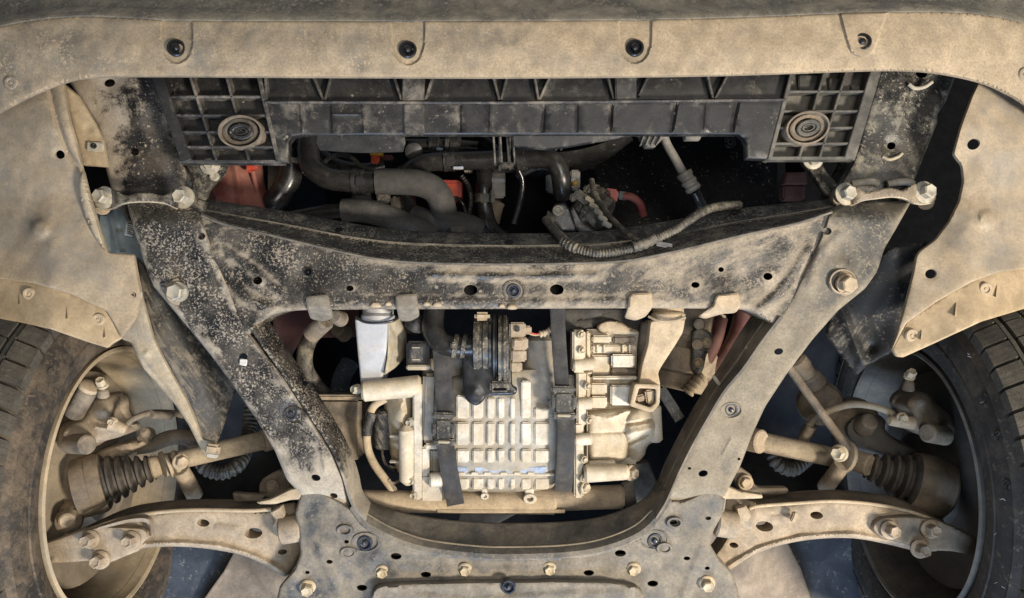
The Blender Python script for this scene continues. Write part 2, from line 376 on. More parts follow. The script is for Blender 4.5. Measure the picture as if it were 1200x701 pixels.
def loft(name, rows, material, parent=None, n=40, t=.003, smooth=50, sm=True):   # rows of (x, y, d) joined into a skin with thickness t
    rr = [resample(cr(r, 6) if sm and len(r) > 2 else r, n) for r in rows]
    bm = bmesh.new(); g = [[bm.verts.new(P(*q)) for q in r] for r in rr]
    h = [[bm.verts.new(P(*q) + Vector((0, 0, t))) for q in r] for r in rr]
    I = len(rr)
    for i in range(I - 1):
        for j in range(n - 1):
            bm.faces.new([g[i][j], g[i][j + 1], g[i + 1][j + 1], g[i + 1][j]]); bm.faces.new([h[i][j], h[i + 1][j], h[i + 1][j + 1], h[i][j + 1]])
    for j in range(n - 1):
        bm.faces.new([g[0][j + 1], g[0][j], h[0][j], h[0][j + 1]]); bm.faces.new([g[-1][j], g[-1][j + 1], h[-1][j + 1], h[-1][j]])
    for i in range(I - 1):
        bm.faces.new([g[i][0], g[i + 1][0], h[i + 1][0], h[i][0]]); bm.faces.new([g[i + 1][-1], g[i][-1], h[i][-1], h[i + 1][-1]])
    return finish(name, bm, material, parent, smooth)

def frame_from(ax):
    ax = ax.normalized(); up = Vector((0, 0, 1)) if abs(ax.z) < .9 else Vector((0, 1, 0))
    u = ax.cross(up).normalized(); return u, ax.cross(u).normalized()
def add_lathe(bm, a, b, prof, n=24):                                 # prof: (metres along a->b, radius)
    ax = (b - a).normalized(); u, v = frame_from(ax); rings = []
    for s, r in prof:
        c = a + ax * s
        rings.append([bm.verts.new(c + (u * math.cos(2 * math.pi * k / n) + v * math.sin(2 * math.pi * k / n)) * max(r, 1e-5)) for k in range(n)])
    for i in range(len(rings) - 1):
        for k in range(n): bm.faces.new([rings[i][k], rings[i][(k + 1) % n], rings[i + 1][(k + 1) % n], rings[i + 1][k]])
    bm.faces.new(rings[0]); bm.faces.new(rings[-1][::-1])
def lathe(name, a, b, prof, material, parent=None, n=24, smooth=35, rel=False):
    bm = bmesh.new(); a = P(*a); b = P(*b)
    if rel: L = (b - a).length; prof = [(s * L, r) for s, r in prof]
    add_lathe(bm, a, b, prof, n); return finish(name, bm, material, parent, smooth)
def add_tube(bm, pts, rad, n=12):
    q = [Vector(p) for p in pts]; rings = []; u = None
    for i, c in enumerate(q):
        tg = (q[min(i + 1, len(q) - 1)] - q[max(i - 1, 0)]).normalized()
        if u is None: u, _ = frame_from(tg)
        u = (u - tg * u.dot(tg)).normalized(); v = tg.cross(u)
        r = rad[i] if isinstance(rad, (list, tuple)) else rad
        rings.append([bm.verts.new(c + (u * math.cos(2 * math.pi * k / n) + v * math.sin(2 * math.pi * k / n)) * r) for k in range(n)])
    for i in range(len(rings) - 1):
        for k in range(n): bm.faces.new([rings[i][k], rings[i][(k + 1) % n], rings[i + 1][(k + 1) % n], rings[i + 1][k]])
    bm.faces.new(rings[0]); bm.faces.new(rings[-1][::-1])
def tube(name, pts, rpx, material, parent=None, n=14, seg=7, corr=None, smooth=50):   # pts (x,y,d[,rpx]); corr = (pitch m, depth m)
    q = cr([p + (rpx,) if len(p) == 3 else p for p in pts], seg) if len(pts) > 2 else resample([p + (rpx,) if len(p) == 3 else p for p in pts], 5)
    w = [P(*p[:3]) for p in q]; r = [m(p[3], p[2]) for p in q]
    if corr:
        s = np.r_[0, np.cumsum([(w[i + 1] - w[i]).length for i in range(len(w) - 1)])]
        k = max(8, int(s[-1] / corr[0] * 4)); tt = np.linspace(0, s[-1], k)
        W_ = np.array([tuple(v) for v in w]); w = [Vector([np.interp(x, s, W_[:, c]) for c in range(3)]) for x in tt]
        r = [float(np.interp(x, s, r)) - (corr[1] if i % 4 >= 2 else 0) for i, x in enumerate(tt)]; smooth = 30
    bm = bmesh.new(); add_tube(bm, w, r, n); return finish(name, bm, material, parent, smooth)
def rbox(name, x0, y0, x1, y1, d, t, material, parent=None, bev=2.0, rot=0, top=1.0):   # a block whose near face fills the px rectangle; rot degrees in the picture plane
    cx, cy = (x0 + x1) / 2, (y0 + y1) / 2; c = P(cx, cy, d); hx, hy = m(abs(x1 - x0), d) / 2, m(abs(y1 - y0), d) / 2
    bm = bmesh.new(); bmesh.ops.create_cube(bm, size=1)
    for v in bm.verts:
        k = top if v.co.z < 0 else 1.0
        v.co = Vector((v.co.x * 2 * hx * k, v.co.y * 2 * hy * k, (v.co.z + .5) * t))
    if bev: bmesh.ops.bevel(bm, geom=bm.edges[:], offset=min(m(bev, d), t * .45, hx * .8, hy * .8), segments=2, affect='EDGES', clamp_overlap=True)
    bmesh.ops.transform(bm, matrix=Matrix.Translation(c) @ Matrix.Rotation(R(rot), 4, 'Z'), verts=bm.verts[:])
    return finish(name, bm, material, parent, 35)
def bolt(x, y, d, r, parent, material='boltd', h=.012, washer=1.45, name='bolt', lean=(0, 0), twist=None):
    """hex head on a flange, standing h metres out of a surface at depth d"""
    bm = bmesh.new(); rr = m(r, d); a = P(x, y, d + .002); ax = Vector((lean[0], lean[1], -1)).normalized()
    add_lathe(bm, a, a + ax, [(0, rr * washer), (.0035, rr * washer), (.005, rr * 1.2), (.0052, .0001)], 20)
    u, v = frame_from(ax); tw = random.random() * 6 if twist is None else twist
    rings = []
    for s, q in ((.004, 1), (h - .002, 1), (h, .84)):
        rings.append([bm.verts.new(a + ax * s + (u * math.cos(tw + k * math.pi / 3) + v * math.sin(tw + k * math.pi / 3)) * rr * q) for k in range(6)])
    inner = [bm.verts.new(a + ax * (h - .0015) + (p.co - a - ax * h) * .55) for p in rings[2]]
    rings.append(inner)
    for i in range(3):
        for k in range(6): bm.faces.new([rings[i][k], rings[i][(k + 1) % 6], rings[i + 1][(k + 1) % 6], rings[i + 1][k]])
    bm.faces.new(rings[0][::-1]); bm.faces.new(inner)
    return finish(name, bm, material, parent, 25)
def clip(x, y, d, r, parent, material='clip', name='clip', lean=(0, 0), flat=False):
    bm = bmesh.new(); q = m(r, d); a = P(x, y, d + .003); ax = Vector((lean[0], lean[1], -1)).normalized()
    prof = [(0, q), (.0035, q), (.005, q * .90), (.005, q * .74), (.001, q * .60), (.0005, q * .42), (.0055, q * .36), (.0075, q * .22), (.008, q * .02)]
    if flat: prof = [(0, q), (.004, q), (.006, q * .86), (.0062, q * .55), (.0045, q * .48), (.0045, q * .28), (.0058, q * .2), (.006, .0001)]
    add_lathe(bm, a, a + ax, prof, 22); return finish(name, bm, material, parent, 30)
def ring(name, outer, inner, d, t, material, parent, bev=True):     # a raised closed band between two px loops of equal count
    bm = bmesh.new(); n = len(outer)
    mid_o = [tuple(np.array(o) * .8 + np.array(i) * .2) for o, i in zip(outer, inner)]; mid_i = [tuple(np.array(o) * .2 + np.array(i) * .8) for o, i in zip(outer, inner)]
    L = []
    for lp, dd in ((outer, d + t), (outer, d + .0012), (mid_o, d), (mid_i, d), (inner, d + .0012), (inner, d + t)):
        ref = [P(q[0], q[1], d) for q in lp]; L.append([bm.verts.new(Vector((v.x, v.y, dd))) for v in ref])
    for i in range(6):
        a, b = L[i], L[(i + 1) % 6]
        for k in range(n): bm.faces.new([a[k], a[(k + 1) % n], b[(k + 1) % n], b[k]])
    return finish(name, bm, material, parent, 40)
# ================================================================== SETTING: the dark underside of the car above everything
def slab(name, x0, y0, x1, y1, d, t, material):
    bm = bmesh.new(); bmesh.ops.create_cube(bm, size=1); a = P(x0, y0, d); b = P(x1, y1, d)
    for v in bm.verts: v.co = Vector(((a.x + b.x) / 2 + v.co.x * abs(b.x - a.x), (a.y + b.y) / 2 + v.co.y * abs(b.y - a.y), d + t * (v.co.z + .5)))
    return struct(finish(name, bm, material, None, 0))
slab('underbody_floor', -120, -120, 1320, 830, 1.86, .05, 'dark')
# ================================================================== BUMPER
bump_o = thing('bumper_cover', 'dusty beige bumper underside with dark speckled front edge, spanning the whole top', 'bumper', (600, 60, 1.14))
def lipd(X, Y): return 1.135 + .012 * sst((60 - Y) / 60) + .05 * np.clip((250 - X) / 400, 0, 1) ** 2 + .05 * np.clip((X - 950) / 400, 0, 1) ** 2
edge_low = cr([(-60, 168), (0, 132), (38, 112), (75, 97.5), (112, 91), (200, 90), (400, 91), (600, 91.5), (800, 89.5), (900, 87), (1000, 83.5), (1060, 83), (1105, 87), (1150, 97), (1180, 110), (1200, 122), (1260, 162)], 6)
edge_up = cr([(-60, 47), (0, 31), (50, 22.5), (100, 19), (150, 21), (230, 24), (500, 24.5), (750, 23), (900, 19), (1000, 15), (1090, 14), (1150, 17), (1200, 27), (1260, 42)], 6)
lip_clips = [(207, 57), (478, 59), (744, 57), (1010, 50)]
fl = []
for cx_, cy_ in lip_clips:
    s = .05 if cx_ < 300 else (-.22 if cx_ > 900 else 0)
    u_ = [(cx_ - 21 - s * 30 * -1, cy_ - 38), (cx_ - 19, cy_ - 5), (cx_ - 14, cy_ + 12), (cx_, cy_ + 20), (cx_ + 14, cy_ + 13), (cx_ + 20, cy_ - 4), (cx_ + 21 - s * 45, cy_ - 38)]
    fl.append(('pad', rnd(u_, 6), 2.4, -.0045 if cx_ < 900 else .0045)); fl.append(('bump', cx_, cy_, 15, -.003))
lip = sheet('lower_lip', edge_up + edge_low[::-1], lipd, 'lip', bump_o, step=9, roll=3, rollh=.005, t=.004, feat=fl + [('ridge', [(60, 60), (300, 66), (600, 66), (900, 62), (1130, 62)], 26, .002)], wobble=.0006)
up2 = [(x, y, float(lipd(np.array([x]), np.array([y]))[0]) - .0015) for x, y in edge_up]
loft('upper_band', [[(x, y + 1.5, d + .006) for x, y, d in up2], [(x, y - 1.0, d - .002) for x, y, d in up2], [(x, y - 5, d + .001) for x, y, d in up2], [(x, y - 16 + .00002 * (x - 600) ** 2, d + .028) for x, y, d in up2], [(x, y - 40, d + .06) for x, y, d in up2], [(x, y - 90, d + .13) for x, y, d in up2]], 'band', bump_o, n=90, t=.004, sm=False)
for cx_, cy_ in lip_clips:
    clip(cx_, cy_, float(lipd(np.array([cx_]), np.array([cy_]))[0]) + (.001 if cx_ < 900 else -.004), 10.5, bump_o, 'clip', lean=((cx_ - 600) / 1400, .12))
for cx_, cy_ in ((15, 98), (1199, 88)):
    clip(cx_, cy_, float(lipd(np.array([cx_]), np.array([cy_]))[0]), 8, bump_o, 'lip', 'rivet', flat=True)
# scratches pressed in the right end of the lip are left to the plastic itself
# ================================================================== RADIATOR SUPPORT TRAY
tray = thing('radiator_support_tray', 'black ribbed plastic tray below the radiator with square grids at both ends', 'tray', (600, 130, 1.2))
DB = 1.215; DR = 1.194
def bar(pts, w, material='rib', d=DR, t=.024, name='rib', par=None):   # an upright rib along a px polyline, w px thick
    p = [np.array(q, float) for q in pts]; L = []; Rr = []
    for i, q in enumerate(p):
        e = p[min(i + 1, len(p) - 1)] - p[max(i - 1, 0)]; e = e / max(1e-6, np.linalg.norm(e)); nn = np.array([-e[1], e[0]])
        L.append(tuple(q + nn * w / 2)); Rr.append(tuple(q - nn * w / 2))
    poly = L + Rr[::-1]; bm = bmesh.new(); n = len(poly)
    w0 = [P(q[0], q[1], d) for q in poly]
    lo = [bm.verts.new(v) for v in w0]; hi = [bm.verts.new(v + Vector((0, 0, t))) for v in w0]
    bm.faces.new(lo); bm.faces.new(hi[::-1])
    for k in range(n): bm.faces.new([lo[k], lo[(k + 1) % n], hi[(k + 1) % n], hi[k]])
    bmesh.ops.recalc_face_normals(bm, faces=bm.faces[:])
    es = [e for e in bm.edges if e.verts[0] in lo and e.verts[1] in lo]
    bmesh.ops.bevel(bm, geom=es, offset=min(.0012, m(w, d) * .3), segments=1, affect='EDGES')
    return finish(name, bm, material, par or tray, 30)
def lerp(a, b, t): return tuple(np.array(a) * (1 - t) + np.array(b) * t)
# left grid
sheet('grid_floor', [(182, 60), (304, 60), (328, 190), (213, 191)], DB, 'black', tray, step=14, roll=0, t=.004)
bar([(176, 60), (186, 95), (218, 189)], 13, 'black', DR - .002, .026, 'border')
for a, b in (((213, 60), (253, 188)), ((257, 60), (291, 188))): bar([a, b], 3.2)
bar([(296, 60), (326, 190)], 5, 'rib', DR - .004, .028)
for y, x0, x1 in ((113, 200, 310), (135, 205, 315), (154.5, 210, 319), (172, 214, 323), (189, 210, 330)): bar([(x0, y), (x1, y)], 3.0 if y < 180 else 4)
for (y0, y1) in ((60, 112), (114, 134), (136, 153.5), (156, 171), (173, 188)):
    for (a, b, c, d_) in (((184, 60), (222, 189), (213, 60), (253, 188)), ((213, 60), (253, 188), (257, 60), (291, 188)), ((257, 60), (291, 188), (296, 60), (326, 190))):
        pass
# right grid
sheet('grid_floor', [(934, 55), (1038, 55), (1000, 187), (902, 188)], DB, 'tray_right', tray, step=14, roll=0, t=.004)
bar([(1034, 55), (1026, 86), (996, 186)], 13, 'tray_right', DR - .002, .026, 'border')
for a, b in (((975, 55), (937, 184)), ((1001, 55), (961, 184))): bar([a, b], 3.2, 'tray_right')
bar([(935, 60), (902, 187)], 5, 'tray_right', DR - .004, .028)
for y, x0, x1 in ((107, 922, 1013), (130, 917, 1007), (149.5, 912, 1001), (168, 908, 996), (185, 902, 1001)): bar([(x0, y), (x1, y)], 3.0 if y < 180 else 4, 'tray_right')
# stepped plates in a few cells, as moulded
for x0, y0, x1, y1 in ((936, 88, 960, 106), (972, 92, 986, 106), (998, 100, 1008, 106)): rbox('step_plate', x0, y0, x1, y1, DB - .006, .006, 'tray_right', tray, 1)
# rubber mounts
for cx_, cy_, rot, mt_ in ((281, 154, .0, 'boot'), (947, 149.5, -.25, 'tray_right')):
    def ov(k, rx=1.0): return ell(cx_, cy_, 26.5 * k, 19.5 * k * rx, 40, rot)
    ring('mount_cup', ov(1), ov(.88), DR - .010, .034, 'dustyb', tray)
    sheet('mount_floor', ov(.9), DB - .006, 'dustyb', tray, step=12, roll=0, t=.003)
    ring('mount_bush', ov(.80), ov(.58), DR - .004, .026, 'dustyb' if cx_ > 600 else 'boot', tray)
    ring('mount_core', ell(cx_ + 1, cy_, 14, 9.5, 30, rot), ell(cx_ + 1, cy_, 9, 5.2, 30, rot), DR - .008, .026, 'tray_right' if cx_ > 600 else 'black', tray)
    ring('mount_eye', ell(cx_ + 1, cy_, 8.4, 4.8, 24, rot), ell(cx_ + 1, cy_, 5.2, 2.7, 24, rot), DR - .006, .022, 'tray_right' if cx_ > 600 else 'black', tray)
    sheet('mount_hole', ell(cx_ + 1, cy_, 6, 3.4, 16, rot), DB - .008, 'dark', tray, step=12, roll=0, t=.002)
# middle: upper recessed row, ledge and lower strip
sheet('upper_row', [(300, 50), (932, 50), (922, 121), (308, 121)], 1.204, 'black', tray, step=20, roll=0, t=.004)
low = [(309, 118), (600, 118), (921, 115), (902, 187), (875, 185.5), (875, 170), (872, 162), (866, 157.5), (600, 157.5), (352, 158), (343, 160), (338, 167), (337, 190), (327, 190)]
sheet('lower_strip', low, lambda X, Y: 1.192 + .0 * X, 'black', tray, step=10, roll=2, rollh=.002, t=.018, boxed=False,
      feat=[('ridge', [(352, 122), (355, 154)], 3.4, .003), ('ridge', [(425, 122), (427, 154)], 3.4, .003), ('ridge', [(386, 122), (388, 153)], 2.6, -.004), ('ridge', [(388, 134), (424, 134)], 2.5, .002), ('ridge', [(539, 122), (539, 154)], 3, -.004), ('ridge', [(638, 122), (636, 154)], 3.4, -.004), ('ridge', [(676, 122), (676, 154)], 3, -.003), ('ridge', [(717, 122), (715, 154)], 3, -.005), ('ridge', [(792, 122), (787, 152)], 3.6, -.005), ('ridge', [(828, 122), (826, 152)], 3, .002), ('ridge', [(864, 120), (858, 150)], 4, -.005), ('ridge', [(575, 122), (574, 154)], 3, .002)])
bar([(310, 119.5), (600, 120), (921, 116.5)], 3, 'rib', 1.186, .03)
for pts in ([(350, 50), (379, 118)], [(397, 50), (380, 118)], [(449, 50), (470, 117)], [(519, 50), (498, 117)], [(568, 50), (585, 117)], [(604, 50), (587, 117)], [(620, 50), (631, 117)], [(662, 50), (632, 117)], [(703, 50), (719, 116)], [(778, 50), (749, 112)], [(821, 50), (836, 116)], [(873, 50), (838, 116)], [(308, 50), (312, 118)]):
    bar(pts, 3.2, 'rib', 1.192, .03)
rbox('column', 471, 50, 497, 119, 1.189, .03, 'rib', tray, 1.5); rbox('column', 473, 121, 497, 158, 1.187, .01, 'rib', tray, 1.5)
rbox('column', 721, 50, 746, 117, 1.189, .03, 'rib', tray, 1.5)
loft('lower_flap', [[(372, 158, 1.203), (420, 158, 1.203), (474, 158, 1.203)], [(371, 168, 1.2035), (420, 169, 1.2035), (475, 168, 1.2035)], [(375, 176, 1.205), (420, 179, 1.205), (472, 178, 1.205)]], 'black', tray, n=24, t=.003)
sheet('lower_flap', [(600, 156), (720, 157), (757, 156), (740, 160), (710, 165), (665, 173), (640, 176), (600, 172)], lambda X, Y: 1.206 + (Y - 157) * .0001, 'black', tray, step=8, roll=2, t=.003)
for x in (578, 586, 594, 601, 651, 657): bar([(x, 156), (x + 2, 190 if x < 620 else 172)], 2.4, 'rib', 1.22, .03)
sheet('lug', [(748, 156), (783, 156), (768, 172), (757, 172)], 1.212, 'rib', tray, step=8, roll=2, t=.02, boxed=False)
for k in range(4): bar([(755 + k * 7, 157), (751 + k * 6, 170)], 1.6, 'tray_right', 1.207, .01)
sheet('lug', [(801, 156), (824, 156), (820, 164), (803, 164)], 1.21, 'tray_right', tray, step=8, roll=2, t=.012, boxed=False)
# ================================================================== FRAME RAILS
rl = thing('frame_rail', 'dust-blotched black frame rail beside the ribbed tray, behind the left tie bracket', 'frame rail', (160, 170, 1.25))
sheet('rail_face', rnd([(66, 60), (82, 97), (97, 122), (113, 146), (122, 190), (132, 226), (150, 262), (232, 262), (234, 226), (216, 191), (201, 150), (190, 100), (184, 60)], 4), lambda X, Y: 1.235 + .0002 * np.abs(X - 160), 'railL', rl, holes=[ell(158, 178, 5.2, 4.4, 14, .3), ell(128, 97, 7, 5)], step=9, roll=5, rollh=.008, t=.07, feat=[('bump', 158, 178, 14, -.004), ('bump', 130, 98, 20, -.006), ('ridge', [(150, 110), (190, 200), (205, 250)], 16, .004)], wobble=.0008)
tri = sheet('gusset', rnd([(74, 97), (86, 150), (97, 194), (127, 196), (121, 165), (112, 145), (92, 112)], 2), 1.205, 'liner_flange', rl, step=9, roll=2, t=.004, feat=[('bump', 104, 150, 9, -.003)])
rbox('nut_plate', 101, 166.5, 121, 177.5, 1.198, .004, 'bolt', rl, 1.5, 3); clip(111, 171.5, 1.197, 3.4, rl, 'clip', 'screw_hole')
rbox('sealing_foam', 176, 95, 190, 185, 1.275, .05, 'dark', rl, 2, -8)
rr = thing('frame_rail', 'shiny speckled black frame rail between the ribbed tray and the dark wheel arch gap', 'frame rail', (1040, 150, 1.25))
sheet('rail_face', rnd([(1040, 55), (1030, 90), (1012, 150), (1001, 188), (982, 222), (975, 262), (1046, 262), (1058, 232), (1069, 218), (1080, 190), (1099, 143), (1098, 135), (1108, 120), (1122, 84), (1134, 55)], 3), lambda X, Y: 1.235 + .00015 * np.abs(X - 1050), 'railR', rr, holes=[ell(1044.5, 171, 5.2, 4.4, 14, -.3), ell(1080, 86, 7, 5.4)], step=9, roll=4, rollh=.007, t=.07, feat=[('bump', 1044, 172, 16, -.005), ('bump', 1080, 90, 19, -.006)], wobble=.0008)
for x0 in (1008, 1050): tube('weld_bead', [(x0 - 10, 216, 1.226), (x0, 214, 1.224), (x0 + 13, 213, 1.224), (x0 + 20, 216, 1.226)], 4.5, 'silverside', rr, n=8)
tube('shine_crescent', [(1065, 99, 1.233), (1072, 103.5, 1.231), (1083, 102, 1.231), (1092, 96, 1.233)], 2.4, 'silverside', rr, n=8)  # silver crescents below the holes stand in for shine
tube('shine_crescent', [(1034, 184, 1.237), (1042, 187, 1.235), (1052, 184, 1.235), (1057, 180, 1.237)], 2, 'silverside', rr, n=8)
# ================================================================== TIE BRACKETS (strap with a hex bolt at both ends)
def tie(x0, y0, x1, y1, label, mt_):
    t_ = thing('tie_bracket', label, 'bracket', ((x0 + x1) / 2, (y0 + y1) / 2, 1.19), 'tie brackets over the subframe corners')
    top = [(x0 - 15, y0 + 3), (x0 - 8, y0 - 10), (x0 + 10, y0 - 11), (x0 + 24, y0 - 4), (x0 + 40, y0 - 7), (x1 - 40, y1 - 7), (x1 - 24, y1 - 4), (x1 - 10, y1 - 11), (x1 + 8, y1 - 10), (x1 + 15, y1 + 3)]
    bot = [(x1 + 10, y1 + 11), (x1 - 6, y1 + 12), (x1 - 20, y1 + 6), (x1 - 36, y1 + 3.5), (x0 + 36, y0 + 3.5), (x0 + 20, y0 + 6), (x0 + 6, y0 + 12), (x0 - 10, y0 + 11)]
    xm = (x0 + x1) / 2; hw = (x1 - x0) / 2
    sheet('strap_plate', cr(top + bot, 4, True), lambda X, Y: 1.196 - .018 * sst((1 - np.abs(X - xm) / hw) * 2.6), mt_, t_, step=6, roll=2.5, rollh=.003, t=.011, boxed=False)
    tube('edge_highlight', [(x, y, 1.200 - .018 * float(sst(np.array([(1 - abs(x - xm) / hw) * 2.6]))[0])) for x, y in bot[::-1]], 1.3, 'strip', t_, n=8)  # pale tube puts a highlight along the lower edge
    for x, y, s in ((x0, y0, -1), (x1, y1, 1)):
        bolt(x, y - 1, 1.193, 8.6, t_, 'bolt', .018, 1.55, lean=((600 - x) / 2600, .10))
        lathe('spacer', (x + s * 3, y + 10, 1.206), (x + s * 3, y + 10, 1.25), [(0, m(9, 1.2)), (.03, m(8, 1.2))], 'dusty', t_, 16)
    return t_
tie(123, 233, 216, 233, 'dark bowed tie bracket with two hex bolts, above the white barcode label', 'tie')
tie(990, 229, 1082, 227, 'bowed tie bracket with two hex bolts, reaching over the black wheel arch gap', 'dustyb')
la = thing('slanted_link', 'slim black arm slanting from the tray corner down to the bolted tie bracket', 'arm', (965, 205, 1.22))
sheet('arm_plate', rnd([(938, 189), (950, 184), (962, 190), (970, 204), (990, 224), (982, 236), (966, 226), (950, 203)], 4), lambda X, Y: 1.232 - (Y - 190) * .0006, 'railR', la, step=7, roll=3, t=.01, boxed=False, feat=[('ridge', [(955, 195), (978, 225)], 4, -.004)])
bolt(952, 187, 1.226, 8, la, 'bolt', .012, 1.5)
lb = thing('mount_bolt_plate', 'dark bolted plate under the tray corner next to the red body panel', 'plate', (238, 205, 1.24))
sheet('plate_face', rnd([(216, 189), (268, 189), (262, 206), (246, 222), (240, 236), (224, 232), (226, 206)], 4), 1.226, 'railR', lb, step=8, roll=3, t=.006)
bolt(247, 193, 1.222, 7.5, lb, 'bolt', .010, 1.6); bolt(252, 207, 1.224, 4, lb, 'bolt', .006)
# ================================================================== WHEEL ARCH LINERS
def linerd_L(X, Y): return 1.172 - .07 * np.clip((Y - 230) / 180, 0, 1) * np.clip((260 - X) / 200, 0, 1) + .02 * np.clip((150 - Y) / 60, 0, 1) + .0004 * np.clip(60 - X, 0, 200)
ll = thing('wheel_liner', 'dusty beige wheel arch liner above the brown left tyre, with long worn strip hanging down', 'wheel liner', (60, 250, 1.17), 'wheel arch liners')
outL = [(-60, 90), (30, 92), (74, 92), (76, 108), (82, 140), (91, 172), (96, 194), (99, 206), (102, 222), (108, 237), (117, 268), (127, 296), (157, 298), (161, 322), (166, 348), (160, 372), (140, 396), (130, 404), (126, 408), (100, 400), (60, 386), (20, 377), (-60, 372)]
fold = [(-60, 323), (0, 327), (40, 332), (84, 345), (124, 364), (134, 380), (143, 398)]
pl = [q for q in outL if q[1] < 340 or q[0] > 155]; pl = pl[:pl.index((166, 348)) + 1] + [(160, 372), (142, 396)] + fold[::-1][1:]
sheet('liner_flange', rnd([(x, y - 2) for x, y in fold] + [(140, 398), (130, 404), (126, 408), (100, 400), (60, 386), (20, 377), (-60, 372)], 2), lambda X, Y: linerd_L(X, Y) + .007, 'liner_flange', ll, step=7, roll=2, rollh=.002, t=.004, wobble=.0006)
sheet('liner_panel', rnd(pl, 3), linerd_L, 'liner', ll, holes=[ell(70, 181, 6.3, 5, 14, .5)], step=9, roll=2.5, rollh=.003, t=.004, feat=[('bump', 47, 268, 14, .007, 1, 1.7), ('bump', 70, 181, 12, -.003), ('ridge', [(57, 98), (68, 146), (80, 180), (95, 200)], 5, -.006), ('ridge', [(68, 98), (78, 150), (92, 195)], 8, .003), ('ridge', [(20, 180), (60, 240), (80, 320)], 40, .004)], wobble=.0009)
sheet('folded_edge', cr([(97, 200), (92, 215), (95, 236), (103, 262), (113, 282), (124, 296), (117, 268), (107, 236), (101, 212)], 4, True), lambda X, Y: 1.150 + .0 * X, 'strip', ll, step=6, roll=4, rollh=.008, t=.004)
sheet('hanging_strip', rnd([(130, 300), (157, 298), (163, 330), (167, 350), (174, 374), (180, 396), (192, 420), (206, 446), (220, 470), (230, 494), (237, 514), (252, 518), (255, 528), (241, 535), (233, 522), (222, 500), (205, 474), (186, 452), (168, 432), (160, 416), (153, 401), (143, 398), (134, 370)], 2.5), lambda X, Y: 1.158 + .0002 * (Y - 300) + .0004 * np.clip(165 - X, 0, 40), 'strip', ll, step=7, roll=2.5, rollh=.003, t=.004, feat=[('bump', 172, 414, 7, .004), ('bump', 150, 350, 22, -.004), ('ridge', [(158, 405), (200, 455), (228, 505)], 5, .003)], wobble=.0008)
rbox('strip_foot', 239, 521, 256, 535, 1.185, .012, 'clamp', ll, 3, 8); rbox('foot_edge', 241, 531, 255, 537, 1.183, .006, 'silverside', ll, 1.5, 8)
rbox('spring_nut', 148, 341, 166, 351, 1.152, .004, 'bolt', ll, 1.5, 2); clip(158, 346, 1.151, 3.2, ll, 'clip', 'screw_hole')
bmf = [(22, 349), (78, 366), (122, 388)]
def fin(x, y, h, par, s=1, d=1.09):                                # thin upright gusset, flush at the top and standing out below
    bm = bmesh.new(); z = d + .016
    q = [P(x - s, y - h, z), P(x + 2.5 * s, y + h * .75, z), P(x - 5 * s, y + h, z), P(x + 1.0 * s, y + h * .8, z - .013), P(x - .2 * s, y - h * .9, z - .002)]
    v = [bm.verts.new(c) for c in q]
    for f in ((0, 1, 2), (0, 4, 3, 1), (0, 2, 3, 4), (1, 3, 2)): bm.faces.new([v[k] for k in f])
    return finish('fin', bm, 'liner_flange', par, 0)
def at(f, x, y): return float(f(np.array([float(x)]), np.array([float(y)]))[0])
for x, y in bmf: fin(x, y, 9, ll, 1, at(linerd_L, x, y) - .004)
for x, y in ((36, 344.5), (117, 374.5)): clip(x, y, at(linerd_L, x, y) + .007, 7.5, ll, 'clamp', 'push_rivet', flat=True)
def linerd_R(X, Y): return 1.172 - .072 * np.clip((Y - 230) / 180, 0, 1) * np.clip((X - 940) / 200, 0, 1) + .02 * np.clip((150 - Y) / 60, 0, 1) + .0004 * np.clip(X - 1140, 0, 200)
lr = thing('wheel_liner', 'scratched sand-coloured wheel arch liner above the dark right tyre, beside a black gap', 'wheel liner', (1140, 250, 1.17), 'wheel arch liners')
outR = [(1260, 80), (1160, 84), (1148, 94), (1139, 113), (1126, 148), (1117, 181), (1127, 194), (1129, 212), (1124, 236), (1112, 260), (1096, 281), (1078, 294), (1074, 300), (1070, 322), (1058, 368), (1045, 409), (1050, 418), (1058, 419), (1098, 401), (1150, 377), (1200, 362), (1260, 350)]
foldR = [(1045, 411), (1062, 379), (1100, 352), (1140, 330), (1170, 319), (1200, 315), (1260, 311)]
k_ = outR.index((1045, 409))
pr_ = outR[:k_] + foldR
sheet('liner_flange', rnd([(x, y - 2) for x, y in foldR[::-1]] + outR[k_:], 2), lambda X, Y: linerd_R(X, Y) + .007, 'liner_flange', lr, step=7, roll=2, rollh=.002, t=.004, wobble=.0006)
sheet('liner_panel', rnd(pr_, 3), linerd_R, 'liner', lr, holes=[ell(1141, 169, 8, 6.3, 14, -.5), ell(1091, 321, 7, 5.6, 14, -.2)], step=9, roll=2.5, rollh=.003, t=.004, feat=[('bump', 1157, 257, 14, .008, 1, 1.7), ('bump', 1091, 321, 12, -.003), ('ridge', [(1185, 150), (1150, 240), (1130, 320)], 40, .004)], wobble=.0009)
for x, y in ((1168, 341), (1120, 363), (1080, 391)): fin(x, y, 9, lr, -1, at(linerd_R, x, y) - .004)
for x, y in ((1153, 339), (1067, 393)): clip(x, y, at(linerd_R, x, y) + .007, 8, lr, 'clamp', 'push_rivet', flat=True)
